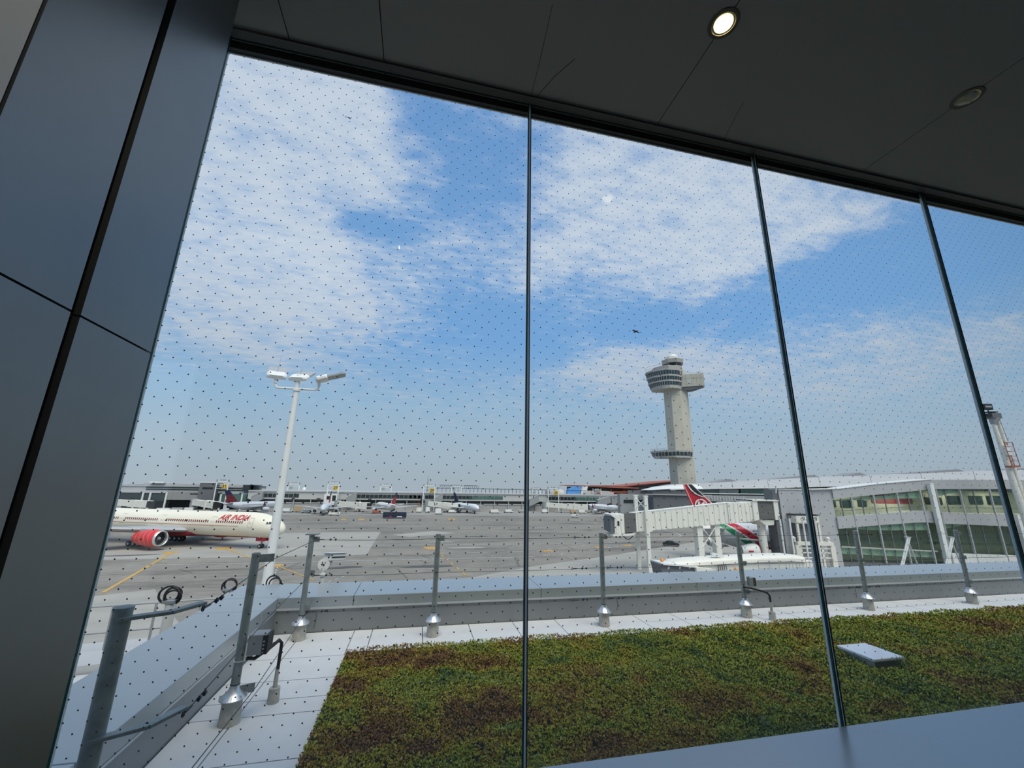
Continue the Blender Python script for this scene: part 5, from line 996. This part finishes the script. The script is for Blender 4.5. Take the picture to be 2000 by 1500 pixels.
for x0, x1, z1, lab in ((-78, -71.7, 15.4, 'bare white lamp gantry on the concourse roof right behind the tall white mast'), (-23.5, -16.9, 15.6, 'bare white lamp gantry on the roof above the red-tailed airliner'), (21.8, 28.5, 15.8, 'bare white lamp gantry standing among the rooftop scaffolding'), (77.6, 83.5, 14.8, 'bare white lamp gantry just past the first glass joint'), (123.2, 129.5, 14.8, 'bare white lamp gantry in front of the orange steel beam')):
    gantry(x0, x1, 279, 11.34, z1, None, lab)
# scaffolding and mast on the roof
t = thing('roof_scaffolding', 'dark steel scaffolding frame on the far concourse roof', 'scaffolding', (0, 282, 11.31))
b = B()
for x in np.arange(13, 92, 2.7): b.box(x, x+.22, 0, .3, 0, 2.6)
b.build('scaffold_posts', M['black'], t); B().box(11, 92, 0, .3, 2.6, 2.9).build('long_beam', M['black'], t)
for x0, x1 in ((14, 27.7), (30.4, 40)):
    b = B(); b.box(x0, x1, 1.5, 1.8, 4.6, 4.85); [b.tube([(x, .1, 2.7), (x+1.2, 1.6, 4.7)], .12, 5) for x in np.arange(x0, x1, 1.35)]; b.build('raised_frame', M['black'], t)
t = thing('lattice_mast', 'thin dark spire rising behind the gate sign numbered 29', 'mast', (7.2, 330, 0)); B().cone((0, 0, 0), (0, 0, 20.6), 1.2, .25, 6).build('spire', M['wallm'], t); B().cone((0, 0, 20.6), (0, 0, 24), .2, .05, 6).build('spire_tip', M['wallm'], t)
t = thing('satellite_dome', 'small white dome on the concourse roof by the tall mast', 'dome', (-70, 284, 11.31)); B().lathe([(0, 1.1), (.8, 1.2), (1.5, .9), (1.9, .3), (1.95, 0)], n=16).build('dome_shell', M['white'], t, True)
t = thing('rooftop_housing', 'pale low housing on the concourse roof below the red roofs', 'housing', (128, 280, 11.32)); B().ext([(-10, 0), (12, 0), (12, 1.8), (8, 2.6), (-8, 2.6), (-10, 1.2)], 0, 5).build('housing_body', mat('pinkish_housing', (.48, .43, .40), .7), t); B().box(-3, 1, -.1, 0, .6, 1.8).build('housing_door', M['rust'], t)
for k, (x, r_, lab) in enumerate(((102, 2.2, 'rounded grey-pink dome on the roof left of the blue sheeting'), (95, 2.6, 'dark rounded roof hump behind the yellow sign by the red roofs'))):
    t = thing('roof_hump', lab, 'roof dome', (x, 290, 11.31), 0, 'roof humps'); B().lathe([(0, r_*1.6), (1.6, r_*1.5), (2.8, r_), (3.3, .1)], n=16).build('hump_shell', M['wallp'] if k == 0 else M['wallm'], t, True)
# far jet bridges
def far_bridge(x0, z0, x1, z1, y0, y1, label, turret=True):
    t = thing('jet_bridge', label, 'jet bridge', (x0, y0, 0), 0, 'jet bridges of the far concourse'); d = V(x1-x0, y1-y0, 0); L = d.length; Mz = Matrix.Rotation(math.atan2(d.y, d.x), 4, 'Z')
    b = B(); b.loft([[Mz @ V(x, y, z) for y, z in ((-1.6, zb), (1.6, zb), (1.6, zb+3.0), (-1.6, zb+3.0))] for x, zb in ((0, z0), (L*.55, z0+(z1-z0)*.55))]); b.build('tunnel', M['bridgew'], t)
    b = B(); b.loft([[Mz @ V(x, y, z) for y, z in ((-1.8, zb-.15), (1.8, zb-.15), (1.8, zb+3.3), (-1.8, zb+3.3))] for x, zb in ((L*.55, z0+(z1-z0)*.55), (L*.9, z1))]); b.build('outer_tunnel', M['bridgew'], t)
    B().box(L*.9, L+1.5, -2.0, 2.0, z1-.2, z1+3.4, Mz).build('cab', M['bridgew'], t); B().box(L+1.5, L+2.4, -1.9, 1.9, z1, z1+3.1, Mz).build('bellows', M['dark'], t)
    for s_ in (-1, 1):
        B().box(L*.72-.3, L*.72+.3, s_*2.0-.25, s_*2.0+.25, .9, z1+3.8, Mz).build('lift_column', M['bridgew'], t)
    b = B(); p = Mz @ V(L*.72, 0, 0)
    for s_ in (-1, 1): q = Mz @ V(L*.72, s_*2.0, 0); wheel(b, q.x, q.y, .6, .6, .5)
    b.build('bogie_wheels', [M['tyre'], M['rim']], t)
    B().cone((0, 0, 0), (0, 0, z0+3.4), 1.9, n=14).build('rotunda', M['wallm'], t, True)
far_bridge(-46, 2.8, -29, 2.0, 266, 259, 'far jet bridge reaching to the red-tailed airliner by the blue bus')
far_bridge(6.5, 3.4, 24, 1.8, 266, 260, 'far jet bridge under the gate sign numbered 29')
far_bridge(83, 3.2, 108, 2.1, 266, 257, 'far jet bridge ending at the crimson-tailed airliner')
far_bridge(-160, 2.8, -140, 2.0, 266, 260, 'far jet bridge at the extreme left, above the cream wide-body')
far_bridge(-121, 3.0, -106, 2.2, 266, 255, 'far jet bridge below the gate sign numbered 31')
t = thing('gate_lift_tower', 'white gate tower block under the gate sign numbered 27', 'tower', (-51, 270, 0)); B().box(-3.5, 3.8, -2, 4, 3.5, 9.9).build('tower_body', M['white'], t); B().box(-2, .2, -2.1, -2, 6.6, 8.6).build('tower_window', M['dglass'], t); B().box(1.2, 3.2, -2.1, -2, 5.8, 9).build('tower_window', M['dglass'], t)
for x in (-3.2, 3.4): B().box(x-.4, x+.4, -1.6, -.8, 0, 3.5).build('tower_leg', M['white'], t)

# ================================================================ vehicles
def bus():
    t = thing('apron_bus', 'dark blue bus driving across the middle of the apron', 'bus', (-10.2, 213, 0), 0)
    b = B(); b.ext([(-5.4, .45), (5.5, .45), (5.6, 1.6), (5.35, 3.05), (-5.3, 3.1), (-5.45, 2.6)], -1.3, 1.3); b.build('body', M['navy'], t, bevel=.12)
    B().box(-5.1, 4.9, -1.33, -1.3, 1.65, 2.65).build('window_row', M['dglass'], t); B().box(5.42, 5.6, -1.1, 1.1, 1.4, 2.8).build('windscreen', M['dglass'], t); B().box(1.2, 3.6, -1.34, -1.3, .75, 1.2).build('side_panel', M['white'], t); B().box(-2.6, -1.2, -1.34, -1.3, .8, 1.3).build('side_panel', M['red'], t)
    for x in (-3.4, 3.5):
        w = B(); [wheel(w, x, y, .5, .5, .35) for y in (-1.15, 1.15)]; w.build('wheel_pair', [M['tyre'], M['rim']], t)
bus()
def car(loc, rz, m, label, pickup=False):
    t = thing('pickup_truck' if pickup else 'car', label, 'car', loc, rz)
    prof = [(-2.3, .35), (2.3, .35), (2.35, .75), (2.1, .92), (1.2, 1.02), (.55, 1.50), (-1.0, 1.52), (-1.75, 1.08), (-2.3, 1.0)] if not pickup else [(-2.7, .45), (2.6, .45), (2.65, 1.05), (1.4, 1.15), (.9, 1.85), (-.5, 1.88), (-.6, 1.15), (-2.7, 1.15)]
    B().ext(prof, -.9, .9).build('body', m, t, bevel=.07)
    gz = [(1.05, 1.05), (.5, 1.43), (-.95, 1.45), (-1.55, 1.07)] if not pickup else [(1.25, 1.2), (.85, 1.75), (-.4, 1.78), (-.45, 1.2)]
    B().ext(gz, -.915, .915).build('side_windows', M['dglass'], t); x = 2.33 if not pickup else 2.63
    B().box(x-.02, x+.03, -.75, -.4, .6, .78).box(x-.02, x+.03, .4, .75, .6, .78).build('headlamps', M['white'], t)
    for wx_ in (-1.4, 1.4):
        w = B(); [wheel(w, wx_, y, .33, .33, .24) for y in (-.82, .82)]; w.build('wheel_pair', [M['tyre'], M['rim']], t)
car((74.2, 113.0, 0), math.radians(-35), mat('charcoal_car_paint', (.025, .027, .032), .3), 'dark saloon car on the apron beside the jet bridge leg')
car((90, 111.5, 0), math.radians(-25), M['white'], 'white pickup seen between the white bridge legs', True)
def cart(loc, rz, m, label, L=2.6, H=1.5, cab=True, W_=1.5):
    t = thing('service_truck' if cab else 'baggage_cart', label, 'truck' if cab else 'cart', loc, rz, 'service vehicles on the far apron')
    B().box(-L/2, L/2-(1.3 if cab else 0), -W_/2, W_/2, .55, .55+H).build('cargo_body', m, t, bevel=.05); B().box(-L/2, L/2, -W_/2, W_/2, .35, .55).build('chassis', M['dark'], t)
    if cab: c = B().ext([(L/2-1.25, .5), (L/2, .5), (L/2, 1.1), (L/2-.35, 1.75), (L/2-1.25, 1.75)], -W_/2, W_/2).build('cab', M['white'], t); B().ext([(L/2-1.0, 1.15), (L/2-.06, 1.15), (L/2-.38, 1.65), (L/2-1.0, 1.65)], -W_/2-.02, W_/2+.02).build('cab_window', M['dglass'], c)
    for x in (-L*.32, L*.32):
        w = B(); [wheel(w, x, y, .32, .32, .22) for y in (-W_*.42, W_*.42)]; w.build('wheel_pair', [M['tyre'], M['rim']], t)
cart((12.6, 241, 0), 0, M['white'], 'boxy white truck standing alone before the gate sign numbered 29', 4.4, 2.7, True, 2.2)
cart((85.6, 219, 0), -.5, M['white'], 'small white and dark vehicle pair left of the near jet bridge cab', 3.6, 1.3)
cart((96.5, 203, 0), .2, M['white'], 'small white car-sized truck just off the tip of the near jet bridge', 3.2, 1.2)
cart((21, 253, 0), .05, M['white'], 'low white van between the white truck and the scaffolded gate', 4.6, 1.3)
cart((-41, 231, 0), -.2, M['cream'], 'pale yellow belt loader beside the nose-on airliner', 5.5, 1.0)
cart((-64, 256, 0), .1, mat('tan_canvas', (.42, .30, .17), .8), 'tan covered truck right of the tall white mast', 5.0, 2.6)
cart((-69.5, 254, 0), 0, M['white'], 'white truck between the tall mast and the tan covered truck', 4.6, 1.6)
cart((-59, 250, 0), .15, M['white'], 'white pickup-like truck left of the nose-on airliner wing', 5, 1.1)
cart((-21, 246, 0), .1, M['rust'], 'rust-red loader under the wing left of the bus', 6, 1.2)
cart((1.5, 256, 0), .0, M['cream'], 'cream generator trailer left of the gate sign numbered 29', 3.0, 2.4, False)
cart((6.6, 256, 0), .0, M['white'], 'white cabinet trailer at the foot of the gate sign numbered 29', 2.4, 2.6, False)
cart((47, 252, 0), .1, M['cream'], 'cream baggage loader right of the scaffolded-gate airliner', 6, 1.6)
cart((57, 258, 0), 0, M['white'], 'white truck right of the cream baggage loader', 5, 1.4)
cart((66, 260, 0), 0, M['wallg'], 'grey baggage cart left of the first glass joint', 5, 1.2, False)
cart((80, 256, 0), .1, M['white'], 'white truck right of the first glass joint at the far gates', 4.4, 1.8)
cart((97, 251, 0), 0, mat('tan_body', (.45, .33, .2), .7), 'tan baggage cart under the far right jet bridge', 4, 1.9, False)
cart((104, 253, 0), 0, M['white'], 'white van under the far right jet bridge', 5, 1.6)
cart((-133, 262, 0), 0, M['white'], 'white cart in the dark undercroft at the far left', 6, 1.0, False)
cart((-127, 263, 0), .1, M['wallg'], 'grey cart row in the dark undercroft, next to the white cart', 5, 1.2, False)
cart((-121, 262, 0), .1, M['white'], 'white cart in the undercroft beside the grey stair tower', 4, 1.3, False)
# ================================================================ birds
def bird(loc, span, rz, ry, label):
    t = thing('bird', label, 'bird', loc, rz)
    Mx = Matrix.Rotation(ry, 4, 'Y'); b = B()
    b.loft([[Mx @ V(r_*math.cos(a)*1.1, x, r_*math.sin(a)) for a in np.linspace(0, 2*PI, 9)[:-1]] for x, r_ in ((-.24, .01), (-.18, .03), (-.05, .055), (.08, .05), (.16, .03), (.2, .035), (.25, .005))])
    for s_ in (-1, 1):
        P0 = [(.03, .10, .02), (.03, -.06, .02)]; P1 = [(span*.25, .14, .07), (span*.25, -.04, .07)]; P2 = [(span*.5, .0, .0), (span*.5, -.03, .0)]
        for (a, c) in ((P0, P1), (P1, P2)):
            q = [Mx @ V(s_*p[0], p[1], p[2]+dz_) for dz_ in (0, .012) for p in (a[0], a[1], c[1], c[0])]; b.add(q, [(0, 1, 2, 3), (7, 6, 5, 4), (0, 4, 5, 1), (1, 5, 6, 2), (2, 6, 7, 3), (3, 7, 4, 0)])
    b.build('body', M['black'], t)
bird((15.4, 26.0, 16.5+11.6), .75, .2, .18, 'dark bird gliding in the blue sky left of the control tower')

t = thing('insect', 'small dark insect resting on the glass high in the leftmost pane', 'insect', (-.4625, 1.748, 18.2505))
B().tube([(-.006, -.003, .004), (0, -.0035, 0), (.007, -.003, -.004)], [.0015, .0028, .0012], 8).build('body', M['black'], t, True)
b = B(); b.add([V(0, -.005, .001), V(-.020, -.002, .006), V(-.018, -.0018, .002)], [(0, 1, 2)]); b.build('insect_wing', M['grey'], t)
b = B(); b.add([V(.001, -.005, .0), V(.010, -.002, .008), V(.013, -.0018, .003)], [(0, 1, 2)]); b.build('insect_wing', M['grey'], t)
